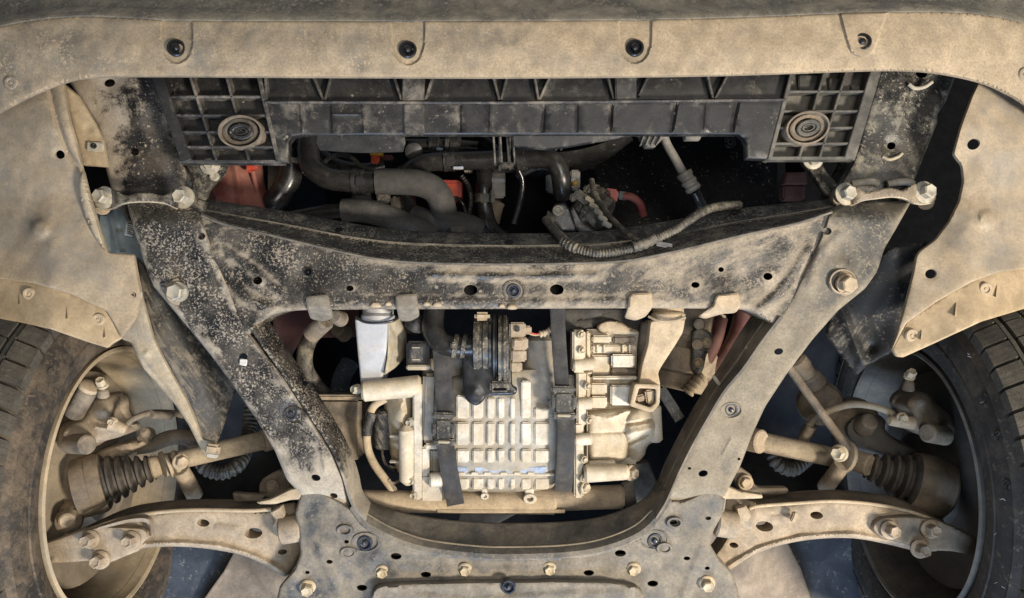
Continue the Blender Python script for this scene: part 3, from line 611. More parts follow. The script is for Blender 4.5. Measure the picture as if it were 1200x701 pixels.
# ================================================================== WASHER BOTTLE AND LABEL
wb = thing('washer_bottle', 'milky blue-grey plastic reservoir between the left liner and the black frame rail', 'reservoir', (140, 270, 1.3))
sheet('bottle_face', rnd([(108, 225), (160, 225), (176, 300), (180, 330), (140, 320), (122, 300)], 3), lambda X, Y: 1.292 - .0002 * (X - 110), 'bottle', wb, step=9, roll=5, rollh=.01, t=.08, feat=[('ridge', [(128, 250), (138, 296)], 8, .008), ('bump', 140, 268, 5, -.003)])
rbox('rim_ledge', 112, 250, 132, 296, 1.284, .01, 'bottle', wb, 3, 8)
sk = thing('sticker', 'small white barcode sticker on the blue-grey reservoir beside the speckled arm', 'sticker', (152, 264, 1.27))
rbox('paper', 147.5, 255, 157, 277, 1.268, .0012, 'label', sk, 0, 12)
for k in range(8): rbox('print_bar', 149, 257.2 + k * 2.35, 155 + (k % 3) * .5, 258.4 + k * 2.35, 1.2672, .0008, 'ink', sk, 0, 12)
# ================================================================== WHEELS  (axle across the car; the near side of the rim hangs lowest)
WV, WD = -.308, 1.33
def wheel(side, label, tyre_m, rim_m, shield_m, hairs=False):        # side -1 = left in the picture
    w = bpy.data.objects.new('car_wheel', None); COL.objects.link(w); w.location = (-side * .78, WV, WD)
    w['label'] = label; w['category'] = 'wheel'; w['group'] = 'front wheels'
    base = Vector((-side * .78, WV, WD)); ax = Vector((-side, 0, 0))   # outward
    def prof(bm, pr, n=96):
        u, v = Vector((0, 1, 0)), Vector((0, 0, 1)); g = []
        for s, r in pr: g.append([bm.verts.new(base + ax * (s - .78) + (u * math.cos(2 * math.pi * k / n) + v * math.sin(2 * math.pi * k / n)) * r) for k in range(n)])
        for i in range(len(g) - 1):
            for k in range(n): bm.faces.new([g[i][k], g[i][(k + 1) % n], g[i + 1][(k + 1) % n], g[i + 1][k]])
    bm = bmesh.new()
    prof(bm, [(.695, .212), (.687, .222), (.680, .228), (.674, .240), (.671, .256), (.670, .262), (.672, .264), (.671, .268), (.673, .284), (.676, .296), (.6745, .298), (.679, .303), (.684, .312), (.690, .318), (.697, .3215), (.72, .324), (.78, .3255), (.84, .324), (.867, .320), (.885, .30), (.89, .265), (.875, .222)])
    finish('tyre', bm, tyre_m, w, 40, keep=False)
    rnd_ = random.Random(3); bm = bmesh.new(); NB = 58                # tread: blocks between real grooves
    def blk(s0, s1, a0, a1, r0, r1, sk=0):
        vs = []
        for rr_ in (r0, r1):
            for s, a in ((s0, a0), (s1, a0 + sk), (s1, a1 + sk), (s0, a1)):
                sh = .0015 if rr_ == r1 else 0
                rad = rr_ - (max(0, .705 - s) * .42 + max(0, s - .855) * .4)
                vs.append(bm.verts.new(base + ax * (s - .78) + Vector((0, math.cos(a), math.sin(a))) * rad))
        b, t = vs[:4], vs[4:]
        bm.faces.new(t)
        for k in range(4): bm.faces.new([b[k], b[(k + 1) % 4], t[(k + 1) % 4], t[k]])
    for i in range(NB):
        a0 = 2 * math.pi * i / NB; da = 2 * math.pi / NB
        for s0, s1, off, sk, g in ((.682, .7165, 0, .030, .016), (.7195, .726, .2, .0, .004), (.732, .765, .4, .04, .010), (.771, .789, .1, .0, .010), (.795, .828, .5, -.04, .010), (.834, .878, .3, -.03, .010)):
            aa = a0 + off * da
            if s1 - s0 > .03:                                        # sipes cut each large block in three
                for q in range(3):
                    blk(s0, s1, aa + g + (da - g) * q / 3, aa + g + (da - g) * (q + 1) / 3 - .0009, .315, .3335, sk)
            else: blk(s0, s1, aa + g, aa + da - .001, .315, .3325, sk)
    tr = finish('tread_blocks', bm, 'tread', w, 0)
    bm = bmesh.new()                                                  # rim: inner flange, barrel, back
    prof(bm, [(.690, .2225), (.676, .2255), (.674, .221), (.678, .2165), (.690, .2145), (.700, .2100), (.720, .2075), (.760, .205), (.80, .190), (.86, .185), (.868, .10), (.868, .001)])
    finish('rim', bm, rim_m, w, 35)
    bm = bmesh.new(); prof(bm, [(.742, .178), (.738, .182), (.736, .176), (.742, .15), (.735, .12), (.728, .085), (.70, .075), (.70, .02)], 64); finish('brake_shield', bm, shield_m, w, 40)
    bm = bmesh.new(); prof(bm, [(.752, .10), (.752, .165), (.776, .165), (.776, .10)], 64); finish('brake_disc', bm, shield_m, w, 35)
    for vy, dz in (((.193, -.20),) if side < 0 else ((.167, -.238), (.118, -.265), (.055, -.286))):   # snowflake moulded on the sidewall
        bm = bmesh.new(); rr_ = math.hypot(vy, dz); k_ = .2885 / rr_; c = base + ax * (.6735 - .78) + Vector((0, vy * k_, dz * k_))
        for q in range(3):
            a = q * math.pi / 3 + .3; e = Vector((0, math.cos(a), math.sin(a))) * .0085; f_ = Vector((0, -math.sin(a), math.cos(a))) * .003
            add_tube(bm, [c - e, c + e], .0008, 5)
            for s in (-1, 1):
                for s2 in (-1, 1): add_tube(bm, [c + e * .55 * s, c + e * .85 * s + f_ * s2], .0007, 5)
        finish('snowflake_mark', bm, tyre_m, w, 0)
    if hairs:
        bm = bmesh.new(); rn = random.Random(5)
        for k in range(26):
            a = rn.uniform(2.2, 5.6); r = rn.choice((.283, .262, .30)) + rn.uniform(-.004, .004); c = base + ax * (.672 - .78) + Vector((0, math.cos(a), math.sin(a))) * r
            add_tube(bm, [c, c - ax * rn.uniform(.003, .007) + Vector((0, rn.uniform(-.003, .003), 0))], .00035, 5)
        o = finish('rubber_hairs', bm, 'hair', w, 0); o['kind'] = 'stuff'
    return w
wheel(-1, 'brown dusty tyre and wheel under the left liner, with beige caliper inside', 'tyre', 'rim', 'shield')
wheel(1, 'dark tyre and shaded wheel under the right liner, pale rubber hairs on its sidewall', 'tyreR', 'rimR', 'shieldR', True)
# ================================================================== WHEEL HOUSE SHEETS behind the wheels
def house(name, pts, d, material, label, cat, feat=(), t=.004):
    o = sheet(name, rnd(pts, 4), d, material, None, step=12, roll=3, t=t, feat=feat, wobble=.001); return tag(o, label, cat)
house('wheel_house_panel', [(150, 300), (300, 400), (345, 470), (360, 610), (330, 620), (245, 625), (215, 560), (190, 430)], lambda X, Y: 1.62 + 0 * X, 'wheelarch', 'dark inner wheel house sheet behind the left drive shaft', 'panel')
house('wheel_house_panel', mx([(200, 385), (250, 350), (300, 400), (340, 470), (360, 610), (330, 620), (245, 625), (215, 560), (190, 430)]), lambda X, Y: 1.62 + 0 * X, 'wheelarch', 'dark inner wheel house sheet behind the right drive shaft', 'panel')
house('floor_panel', [(300, 600), (420, 610), (440, 760), (210, 760), (236, 706), (262, 670)], lambda X, Y: 1.44 + .0006 * np.abs(X - 330), 'carpet', 'brown dusty floor panel below the left control arm', 'panel', [('ridge', [(262, 668), (236, 705)], 6, .004)])
house('floor_panel', [(905, 600), (780, 610), (760, 760), (960, 760), (950, 700), (938, 665)], lambda X, Y: 1.44 + .0006 * np.abs(X - 870), 'carpet', 'brown dusty floor panel below the right control arm', 'panel')
house('sill_panel', [(205, 600), (330, 600), (290, 655), (240, 720), (180, 740)], lambda X, Y: 1.52 + 0 * X, 'haze_navy', 'dark blotched sheet metal coloured like blue haze between left tyre and brown floor panel', 'panel')
house('sill_panel', [(870, 590), (1010, 600), (1030, 740), (955, 740), (945, 690), (915, 640)], lambda X, Y: 1.52 + 0 * X, 'haze_navy', 'dark sheet metal coloured like blue haze between right wheel and brown floor panel', 'panel')
# splash curtains
o = sheet('splash_curtain', rnd([(160, 300), (175, 320), (205, 345), (285, 440), (277, 452), (262, 498), (250, 530), (238, 524), (228, 490), (200, 430), (180, 395), (166, 350)], 4), lambda X, Y: 1.225 + .0009 * np.clip(X - 180, 0, 200), 'curtain', None, step=8, roll=3, rollh=.004, t=.004, feat=[('ridge', [(200, 380), (250, 480)], 26, .010)], wobble=.0012)
tag(o, 'streaky grey plastic splash curtain behind the left hanging strip', 'splash curtain')
o = sheet('splash_curtain', rnd([(1040, 292), (1088, 282), (1074, 340), (1066, 372), (1052, 410), (1040, 416), (1018, 428), (1003, 441), (988, 420), (968, 392), (975, 360), (1005, 330)], 4), lambda X, Y: 1.20 + .0006 * np.clip(1050 - X, 0, 200), 'curtainR', None, step=8, roll=3, rollh=.004, t=.004, feat=[('ridge', [(985, 360), (1010, 425)], 10, .008), ('bump', 1022, 408, 9, -.008)], wobble=.0014)
tag(o, 'torn dark plastic flap behind the tip of the right liner', 'splash curtain')
# ================================================================== BRAKE CALIPERS AND KNUCKLES
def boss(par, a, b, r0, r1, material, name='boss', chamfer=.0025, n=20):
    A, B = P(*a), P(*b); L = (B - A).length
    return lathe(name, a, b, [(0, r0 - chamfer), (chamfer, r0), (L - chamfer, r1), (L, r1 - chamfer)], material, par, n)
cl = thing('brake_caliper', 'beige dust-caked brake caliper inside the left wheel', 'brake caliper', (100, 500, 1.24), 'front brake calipers')
sheet('caliper_body', chaikin([(103, 470), (112, 464), (127, 462), (134, 474), (133, 488), (141, 497), (148, 503), (145, 511), (126, 516), (108, 521), (92, 532), (72, 530), (62, 522), (68, 500), (84, 492), (98, 490)], 2), lambda X, Y: 1.240 - .0004 * (Y - 480) + .0012 * np.clip(75 - X, 0, 40) , 'dusty', cl, step=5, roll=9, rollh=.022, t=.05, boxed=False, feat=[('bump', 118, 482, 13, .010), ('bump', 78, 508, 14, .010), ('ridge', [(110, 500), (140, 505)], 6, .008)])
boss(cl, (104, 456, 1.222), (86, 486, 1.238), .0148, .0155, 'dustyb', 'slide_boot'); lathe('boot_lip', (107, 450, 1.222), (101, 461, 1.226), [(0, .011), (.003, .0165), (.009, .0165), (.012, .012)], 'clamp', cl, 20)
boss(cl, (103, 521, 1.205), (82, 520, 1.23), .0155, .0158, 'dustyb', 'piston_housing'); bolt(121, 452, 1.222, 5.5, cl, 'boltd', .016, 1.2, lean=(0, .9)); boss(cl, (121, 466, 1.225), (121, 456, 1.222), .0095, .008, 'dusty')
boss(cl, (128, 496, 1.212), (148, 504, 1.216), .011, .008, 'clamp', 'banjo_fitting'); bolt(133, 494, 1.21, 4.5, cl, 'boltd', .01, 1.3)
tube('brake_hose', [(146, 500, 1.22), (156, 491, 1.23), (176, 484, 1.26), (200, 484, 1.30), (218, 488, 1.33)], 3.6, 'dustyb', cl, n=10); tube('hose_sleeve', [(176, 485.5, 1.254), (188, 486.5, 1.275), (200, 487, 1.295)], 5.2, 'dustyb', cl, n=10)
cr_ = thing('brake_caliper', 'shaded grey-brown brake caliper inside the right wheel', 'brake caliper', (1085, 490, 1.24), 'front brake calipers')
sheet('caliper_body', chaikin([(1062, 466), (1075, 458), (1090, 462), (1098, 475), (1118, 488), (1124, 505), (1112, 518), (1090, 514), (1066, 506), (1064, 496), (1070, 486), (1058, 478)], 2), lambda X, Y: 1.250 - .0003 * (Y - 480) + .0010 * np.clip(X - 1100, 0, 40), 'dustyb', cr_, step=5, roll=9, rollh=.022, t=.05, boxed=False, feat=[('bump', 1100, 492, 12, .010), ('bump', 1078, 470, 10, .008)])
boss(cr_, (1086, 507, 1.225), (1108, 511, 1.245), .0155, .0158, 'dustyb', 'piston_housing'); bolt(1065, 442, 1.25, 5.5, cr_, 'boltd', .016, 1.2, lean=(0, .9)); boss(cr_, (1064, 458, 1.25), (1065, 446, 1.248), .0105, .008, 'dustyb')
boss(cr_, (1042, 493, 1.23), (1070, 496, 1.238), .008, .011, 'clamp', 'banjo_fitting'); bolt(1056, 490, 1.226, 5.5, cr_, 'boltd', .012, 1.3)
tube('brake_hose', [(940, 515, 1.33), (946, 503, 1.32), (957, 489, 1.30), (978, 479, 1.28), (1000, 474, 1.26), (1022, 476, 1.25), (1040, 482, 1.245), (1054, 492, 1.236)], 4.2, 'shaft', cr_, n=10); tube('hose_sleeve', [(938, 522, 1.33), (945, 508, 1.32), (951, 498, 1.31)], 7, 'dustyb', cr_, n=10)
kl = thing('steering_knuckle', 'beige cast steering knuckle with ball joint stud behind the left rubber boot', 'steering knuckle', (80, 580, 1.25), 'steering knuckles')
sheet('knuckle_face', chaikin([(54, 556), (66, 546), (96, 536), (130, 522), (160, 514), (185, 516), (150, 534), (112, 552), (96, 580), (90, 600), (78, 606), (62, 606), (56, 590)], 2), lambda X, Y: 1.275 + .0002 * (X - 60), 'dusty', kl, step=7, roll=7, rollh=.018, t=.04, boxed=False, feat=[('bump', 66, 566, 10, -.008), ('bump', 88, 560, 8, .006)])
bolt(66, 563, 1.27, 6, kl, 'boltd', .012); bolt(88, 565, 1.265, 6, kl, 'dusty', .012); boss(kl, (58, 588, 1.24), (70, 596, 1.26), .010, .012, 'dusty')
boss(kl, (78, 611, 1.205), (84, 598, 1.25), .012, .018, 'clamp', 'ball_joint_stud'); lathe('ball_joint_boot', (80, 612, 1.212), (82, 606, 1.25), [(0, .012), (.006, .019), (.016, .021), (.028, .018)], 'bootend', kl, 22)
boss(kl, (166, 516, 1.30), (178, 505, 1.32), .012, .010, 'dustyb', 'lug'); boss(kl, (168, 504, 1.295), (174, 512, 1.31), .008, .010, 'dusty', 'lug')
tube('steering_arm', [(160, 524, 1.32), (178, 521, 1.33), (200, 513, 1.35), (222, 514, 1.36), (235, 530, 1.36)], 9, 'dustyb', kl, n=12)
kr = thing('steering_knuckle', 'dark cast steering knuckle with round dust cap, behind the right rubber boot', 'steering knuckle', (1000, 490, 1.3), 'steering knuckles')
lathe('dust_cap', (962, 476, 1.335), (958, 466, 1.43), [(0, .012), (.004, .028), (.012, .036), (.04, .040), (.06, .038)], 'dustyb', kr, 28); lathe('dust_cap', (1000, 497, 1.32), (1000, 490, 1.42), [(0, .014), (.005, .032), (.014, .040), (.05, .043)], 'bootend', kr, 28)
sheet('knuckle_face', chaikin([(985, 500), (1010, 478), (1040, 490), (1035, 505), (1060, 520), (1120, 545), (1130, 590), (1090, 600), (1080, 560), (1030, 530), (1000, 525)], 2), lambda X, Y: 1.31 + 0 * X, 'shieldR', kr, step=8, roll=7, rollh=.018, t=.04, boxed=False)
boss(kr, (1020, 493, 1.285), (1012, 500, 1.31), .014, .018, 'dustyb', 'lug')
for x, y in ((1103, 577),): boss(kr, (x, y, 1.25), (x + 4, y, 1.29), .012, .014, 'shieldR', 'lug')
# ================================================================== DRIVE SHAFTS
def bellows(a, b, r0, r1, k, dep=.005):                               # rubber boot, k folds
    L = (P(*b) - P(*a)).length; pr = [(0, r0 * .96)]
    for i in range(k):
        for f, q in ((.06, .0), (.30, 1), (.55, 1), (.82, 0)):
            s = (i + f) / k; e = r0 + (r1 - r0) * s ** .8; pr.append((s * L, e - dep * (1 - q)))
    return pr + [(L, r1)]
dl = thing('drive_shaft', 'beige drive shaft with black ribbed boot running into the left wheel', 'drive shaft', (200, 550, 1.3), 'drive shafts')
a, b = (88, 574, 1.245), (180, 548, 1.285)
lathe('joint_housing', (86, 575, 1.245), (122, 564.5, 1.262), [(0, .034), (.004, .046), (.016, .0485), (.026, .0475), (.0265, .049), (.040, .049), (.046, .046)], 'bootend', dl, 36)
lathe('rubber_boot', (117, 566, 1.26), b, bellows((117, 566, 1.26), b, .0485, .021, 6, .0085), 'boot', dl, 36, 45)
boss(dl, (176, 549, 1.278), (188, 545, 1.285), .0195, .018, 'clamp', 'boot_collar'); lathe('boot_clamp', (189, 545, 1.27), (195, 543, 1.275), [(0, .014), (.002, .0215), (.006, .0215), (.008, .014)], 'shaft', dl, 24)
boss(dl, (193, 543, 1.28), (322, 513, 1.33), .0155, .0165, 'shaft', 'shaft_tube'); boss(dl, (307, 517, 1.318), (330, 510, 1.34), .0195, .0205, 'dusty', 'inner_collar')
tr_l = thing('sway_bar_link', 'short dusty link with bolted eye crossing the left drive shaft', 'link', (212, 555, 1.25), 'sway bar links')
lathe('eye', (203, 545, 1.262), (211, 542, 1.266), [(0, .012), (.002, .020), (.004, .0225), (.009, .0225), (.011, .020), (.012, .012)], 'clamp', tr_l, 28); bolt(211, 541, 1.235, 7, tr_l, 'clamp', .014, 1.35, lean=(-.9, .1)); lathe('eye', (196, 547, 1.255), (201, 545, 1.258), [(0, .010), (.0015, .0195), (.006, .0195), (.008, .012)], 'clamp', tr_l, 28)
tube('link_rod', [(211, 550, 1.252), (219, 563, 1.27), (228, 580, 1.30)], 9.5, 'dusty', tr_l, n=14)
dr = thing('drive_shaft', 'dusty drive shaft with black ribbed boot running into the dark right wheel', 'drive shaft', (1000, 540, 1.3), 'drive shafts')
a, b = (1110, 574, 1.255), (1016, 546, 1.285)
lathe('joint_housing', (1112, 576, 1.26), (1066, 562, 1.27), [(0, .04), (.006, .048), (.03, .050), (.05, .049), (.06, .046)], 'bootend', dr, 36)
lathe('rubber_boot', (1074, 564, 1.268), b, bellows((1074, 564, 1.268), b, .0485, .021, 5, .0085), 'boot', dr, 36, 45)
boss(dr, (1020, 546, 1.266), (1003, 540, 1.285), .0185, .018, 'clamp', 'boot_collar')
boss(dr, (1000, 541, 1.28), (874, 514, 1.33), .0160, .0175, 'shaft', 'shaft_tube'); boss(dr, (893, 518, 1.30), (868, 512, 1.335), .0205, .0215, 'dusty', 'inner_collar')
tr_r = thing('sway_bar_link', 'short dusty link with large bolted eye crossing the right drive shaft', 'link', (985, 550, 1.25), 'sway bar links')
lathe('eye', (986, 534, 1.262), (998, 538, 1.266), [(0, .014), (.002, .023), (.004, .027), (.010, .027), (.012, .023), (.013, .014)], 'clamp', tr_r, 32); bolt(984, 531, 1.232, 7.5, tr_r, 'boltd', .016, 1.35, lean=(.9, .1))
tube('link_rod', [(987, 544, 1.252), (978, 557, 1.27), (967, 571, 1.30)], 9.5, 'dusty', tr_r, n=14)
tie_r = thing('tie_rod', 'thin brown tie rod slanting down to the right drive shaft', 'tie rod', (960, 480, 1.27))
tube('rod', [(924, 430, 1.30), (960, 480, 1.27), (1004, 540, 1.25)], 5, 'dustyb', tie_r, n=12); lathe('rod_sleeve', (932, 420, 1.33), (962, 458, 1.35), [(0, .012), (.004, .017), (.022, .0175), (.024, .0155), (.040, .0155), (.042, .018), (.065, .02)], 'dustyb', tie_r, 20)
bh = tube('breather_hose', [(235, 530, 1.42), (240, 548, 1.40), (258, 554, 1.40), (276, 548, 1.41), (286, 532, 1.44), (292, 505, 1.48), (295, 470, 1.5)], 9, 'conduit', None, n=12, corr=(.0085, .0028)); tag(bh, 'dusty grey ribbed hose looping behind the left drive shaft', 'hose')
bh = tube('breather_hose', [(905, 520, 1.44), (910, 542, 1.42), (928, 550, 1.42), (945, 538, 1.44)], 9, 'boot', None, n=12, corr=(.0085, .0028)); tag(bh, 'black ribbed hose looping behind the right drive shaft', 'hose')
# ================================================================== CONTROL ARMS
ca = thing('control_arm', 'long beige control arm reaching under the left wheel, three bolts at its outer end', 'control arm', (200, 620, 1.2), 'lower control arms')
topL = [(92, 628), (112, 618), (140, 609), (180, 601), (230, 597.5), (290, 598.5), (318, 597)]
botL = [(340, 612), (356, 640), (350, 655), (335, 676), (316, 666), (290, 653), (255, 645), (215, 641), (170, 642), (130, 650), (100, 655)]
def cad(X, Y): return 1.195 + .00012 * np.abs(X - 200)
sheet('arm_plate', cr(topL, 4) + rnd(cr(botL, 4), 2), cad, 'dusty', ca, holes=[ell(238, 613, 7.5, 4.4, 16, .1), ell(297, 625, 10.5, 6.2, 18, -.1), ell(331, 647, 5.5, 3.2, 14, -.15)], step=7, roll=5, rollh=.010, t=.035, boxed=False, feat=[('ridge', [(110, 652), (170, 638), (215, 636.5), (260, 640), (300, 653), (332, 670)], 5, .006), ('bump', 297, 625, 16, -.004), ('bump', 238, 613, 12, -.003), ('pad', [(252, 612), (285, 616), (278, 628), (248, 622)], 3, .002)], wobble=.0006)
loft('front_flange', [[(92, 629, 1.205), (140, 609, 1.204), (180, 601.5, 1.203), (230, 597.5, 1.203), (290, 598.5, 1.203), (322, 598, 1.206)], [(94, 622, 1.24), (142, 600, 1.24), (182, 592, 1.24), (230, 588.5, 1.24), (290, 590, 1.24), (326, 593, 1.24)], [(97, 619, 1.262), (146, 597, 1.262), (184, 589, 1.262), (232, 585.5, 1.262), (290, 587, 1.262), (327, 591, 1.262)]], 'dustyb', ca, n=40, t=.004)  # darker tone than the plate: this face's shade is in the colour
tube('flange_edge', [(92, 628, 1.199), (112, 618, 1.197), (140, 609, 1.196), (180, 601, 1.195), (230, 597.5, 1.195), (290, 598.5, 1.196), (318, 597, 1.20)], 2.4, 'clamp', ca, n=8)
sheet('ball_joint_plate', rnd([(40, 640), (60, 634), (92, 622), (118, 617), (165, 618.5), (172, 622), (174, 630), (166, 637), (164, 645), (130, 659), (118, 660), (104, 657), (80, 659), (44, 662)], 4), lambda X, Y: 1.186 + .0002 * np.clip(100 - X, 0, 80), 'dusty', ca, step=6, roll=3, rollh=.004, t=.014, boxed=False, feat=[('bump', 62, 658, 8, .004)], wobble=.0006)
loft('raised_edge', [[(110, 622, 1.180), (150, 613, 1.180), (172, 613, 1.180), (175, 628, 1.180)], [(116, 618, 1.174), (150, 609, 1.174), (174, 609, 1.174), (177, 628, 1.176)], [(118, 615, 1.188), (152, 605, 1.188), (176, 606, 1.188), (180, 629, 1.188)]], 'dusty', ca, n=20, t=.003)
for x, y in ((107, 632), (155, 633), (119, 656)): bolt(x, y, 1.182, 7.2, ca, 'dusty', .022, 1.5, lean=(.0, .12))
bl = thing('arm_bushing', 'dusty bushing in a folded bracket between left control arm and subframe', 'bushing', (330, 600, 1.22), 'control arm bushings')
sheet('bracket_lip', rnd([(300, 588), (318, 584), (340, 573), (358, 570), (363, 578), (358, 585), (340, 586), (322, 591), (304, 591)], 3), 1.168, 'clamp', bl, step=6, roll=3, rollh=.004, t=.008, boxed=False)
sheet('tab', rnd([(272, 577), (300, 579), (312, 579), (306, 587), (275, 588)], 3), 1.24, 'dustyb', bl, step=6, roll=3, t=.008, boxed=False)
sheet('ear', chaikin([(303, 580), (305, 563), (316, 556), (329, 550), (342, 556), (343, 575), (322, 584)], 1), 1.265, 'dustyb', bl, step=7, roll=3, t=.012, boxed=False); bolt(320, 569, 1.257, 6, bl, 'dusty', .008, 1.1)
boss(bl, (320, 611, 1.215), (350, 606, 1.225), .024, .024, 'dusty', 'bush_sleeve', .004, 28); boss(bl, (329, 622, 1.188), (356, 618, 1.188), .021, .021, 'dusty', 'bush_housing', .003, 28)
sheet('fold', rnd([(316, 600), (330, 592), (334, 604), (332, 618), (318, 617), (322, 608)], 2), 1.182, 'dusty', bl, step=6, roll=2, t=.01, boxed=False)
# right arm
cb = thing('control_arm', 'beige control arm reaching under the right wheel, small stamped tab on its face', 'control arm', (1000, 610, 1.2), 'lower control arms')
topR = [(1108, 619), (1090, 608), (1060, 598), (1020, 590.5), (975, 587.5), (930, 590), (890, 593), (878, 596)]
botR = [(862, 612), (845, 640), (838, 652), (853, 668), (866, 661), (884, 650), (915, 639), (955, 632), (1000, 631), (1040, 638), (1075, 646), (1100, 646)]
sheet('arm_plate', cr(topR, 4) + rnd(cr(botR, 4), 2), lambda X, Y: 1.195 + .00012 * np.abs(X - 1000), 'dusty', cb, holes=[ell(957, 604, 7.6, 4.4, 16, .1), ell(896, 617, 10.3, 6, 18, .15), ell(860, 639, 5.4, 3.2, 14, .2)], step=7, roll=5, rollh=.010, t=.035, boxed=False, feat=[('ridge', [(855, 663), (890, 643), (940, 629), (1000, 626), (1050, 635), (1090, 642)], 5, .006), ('bump', 896, 617, 16, -.004), ('bump', 957, 604, 12, -.003), ('pad', [(898, 604), (928, 601), (934, 612), (904, 615)], 3, .002)], wobble=.0006)
loft('front_flange', [[(1110, 620, 1.205), (1060, 598, 1.203), (1020, 590.5, 1.203), (975, 587.5, 1.203), (930, 590, 1.203), (880, 596, 1.206)], [(1106, 610, 1.24), (1058, 588, 1.24), (1018, 580.5, 1.24), (975, 577.5, 1.24), (930, 580, 1.24), (878, 586, 1.24)], [(1104, 606, 1.262), (1056, 585, 1.262), (1016, 577.5, 1.262), (975, 574.5, 1.262), (930, 577, 1.262), (878, 584, 1.262)]], 'dustyb', cb, n=40, t=.004)  # again darker than the plate, colour holding the shade of the face
tube('flange_edge', [(1104, 616, 1.20)] + [(x, y, 1.196) for x, y in topR[1:]], 2.2, 'clamp', cb, n=8)
sheet('ball_joint_plate', rnd([(1145, 630), (1120, 618), (1095, 608), (1060, 605), (1032, 607), (1024, 613), (1022, 621), (1032, 630), (1062, 638), (1078, 648), (1090, 645), (1116, 646), (1145, 652)], 4), lambda X, Y: 1.186 + .0002 * np.clip(X - 1100, 0, 80), 'dustyb', cb, step=6, roll=3, rollh=.004, t=.014, boxed=False, wobble=.0006)
for x, y in ((1042, 621), (1089, 620), (1077, 643)): bolt(x, y, 1.182, 7.2, cb, 'dusty', .022, 1.5, lean=(.0, .12))
rbox('stamped_tab', 929, 601, 934.5, 612.5, 1.186, .010, 'clamp', cb, 1.2, 22)
br = thing('arm_bushing', 'dusty bushing in a folded bracket between right control arm and subframe', 'bushing', (870, 600, 1.22), 'control arm bushings')
sheet('bracket_lip', rnd([(833, 578), (838, 570), (848, 567), (866, 575), (893, 579), (894, 584), (870, 585), (846, 585), (836, 584)], 3), 1.168, 'clamp', br, step=6, roll=3, rollh=.004, t=.008, boxed=False)
sheet('tongue', rnd([(884, 568), (890, 571), (922, 571), (925, 576), (918, 579), (890, 580), (868, 576), (858, 560), (866, 546), (880, 556)], 3), 1.235, 'dustyb', br, step=6, roll=3, rollh=.004, t=.010, boxed=False); bolt(873, 565, 1.23, 7, br, 'clamp', .012, 1.3)
boss(br, (884, 605, 1.215), (845, 595, 1.225), .022, .024, 'dusty', 'bush_sleeve', .004, 28); boss(br, (864, 616, 1.188), (838, 612, 1.188), .021, .021, 'dusty', 'bush_housing', .003, 28)
sheet('fold', rnd([(862, 595), (874, 592), (880, 604), (876, 612), (864, 607)], 2), 1.182, 'dusty', br, step=6, roll=2, t=.01, boxed=False)
# ================================================================== SUBFRAME
sf = thing('subframe', 'large steel subframe ring, dirt-splattered black on one side and sandy on the other', 'subframe', (600, 480, 1.17))
D0 = 1.168
edgeA = [(236, 252), (262, 262), (300, 271), (350, 283), (420, 299), (470, 306), (540, 308.5), (600, 309), (690, 307.5), (740, 304), (800, 292), (870, 275), (930, 262), (975, 248)]
edgeA_s = cr(edgeA, 4)
# bottom face of the front crossmember
bot = [(990, 260), (1008, 300), (985, 340), (950, 372), (918, 392), (900, 376), (884, 366), (868, 362.5), (800, 361.5), (735, 361.5), (600, 362), (480, 362.5), (400, 363), (345, 364), (322, 368), (302, 379), (285, 396), (262, 380), (240, 345), (226, 300), (228, 268)]
cm_holes = [ell(302, 329, 5.5, 4.6), ell(410, 338, 4.4, 3.4), ell(551.5, 340, 8.2, 6.2, 18), ell(652.5, 339.5, 8.2, 6.2, 18), ell(815, 334, 5, 3.6), ell(900, 324, 5.5, 4.4), ell(602, 341, 8.5, 8, 18), ell(845, 316, 3.4, 3)]
cmf = [('bump', 551, 340, 18, -.002), ('bump', 652, 340, 18, -.002), ('bump', 602, 341, 21, -.0035), ('bump', 361, 318, 20, -.003), ('bump', 845, 318, 20, -.003), ('bump', 302, 329, 17, .003), ('bump', 900, 324, 17, .003),
       ('ridge', cr([(505, 322), (600, 324), (700, 322)], 4), 6, .004), ('ridge', cr([(252, 300), (285, 345), (320, 362)], 4), 9, .004), ('ridge', cr([(262, 292), (300, 318), (330, 345)], 4), 7, .003), ('ridge', cr([(950, 290), (915, 340), (890, 362)], 4), 9, .004), ('ridge', [(420, 352), (600, 354), (780, 352)], 7, .002)]
sheet('crossmember', edgeA_s + cr(bot, 3), lambda X, Y: D0 - .004 * sst((Y - 315) / 40) + .006 * sst((np.abs(X - 600) - 280) / 80), 'sub', sf, holes=cm_holes, step=7, roll=4, rollh=.005, t=.06, feat=cmf, wobble=.0007)
# sloping front flange of the crossmember
topA = [(224, 232), (300, 243), (350, 251), (400, 260.5), (450, 268.5), (500, 272.5), (600, 274.5), (690, 272.5), (740, 267), (800, 257), (870, 245), (930, 238.5), (985, 233)]
rid = [(228, 244), (300, 257), (350, 266), (400, 276), (450, 283), (500, 286), (600, 288), (690, 286), (740, 282), (800, 272), (870, 259), (930, 250), (982, 241)]
midA = [(230, 247), (300, 263), (350, 274), (400, 287), (450, 294), (500, 296.5), (600, 298), (690, 296.5), (740, 293), (800, 281), (870, 266), (930, 255), (980, 244)]
def wd(l, d): return [(x, y, d) for x, y in l]
def moved(l, dy): return [(x, y + dy) for x, y in l]
loft('front_flange', [wd(moved(edgeA, 2), 1.172), wd(edgeA, 1.1655), wd(moved(edgeA, -2.2), 1.168), wd(midA, 1.196), wd(moved(rid, 2.2), 1.212), wd(rid, 1.211), wd(moved(rid, -2), 1.2165), wd(topA, 1.245), wd(moved(topA, -1), 1.262)], 'flange', sf, n=110, t=.004, smooth=28)
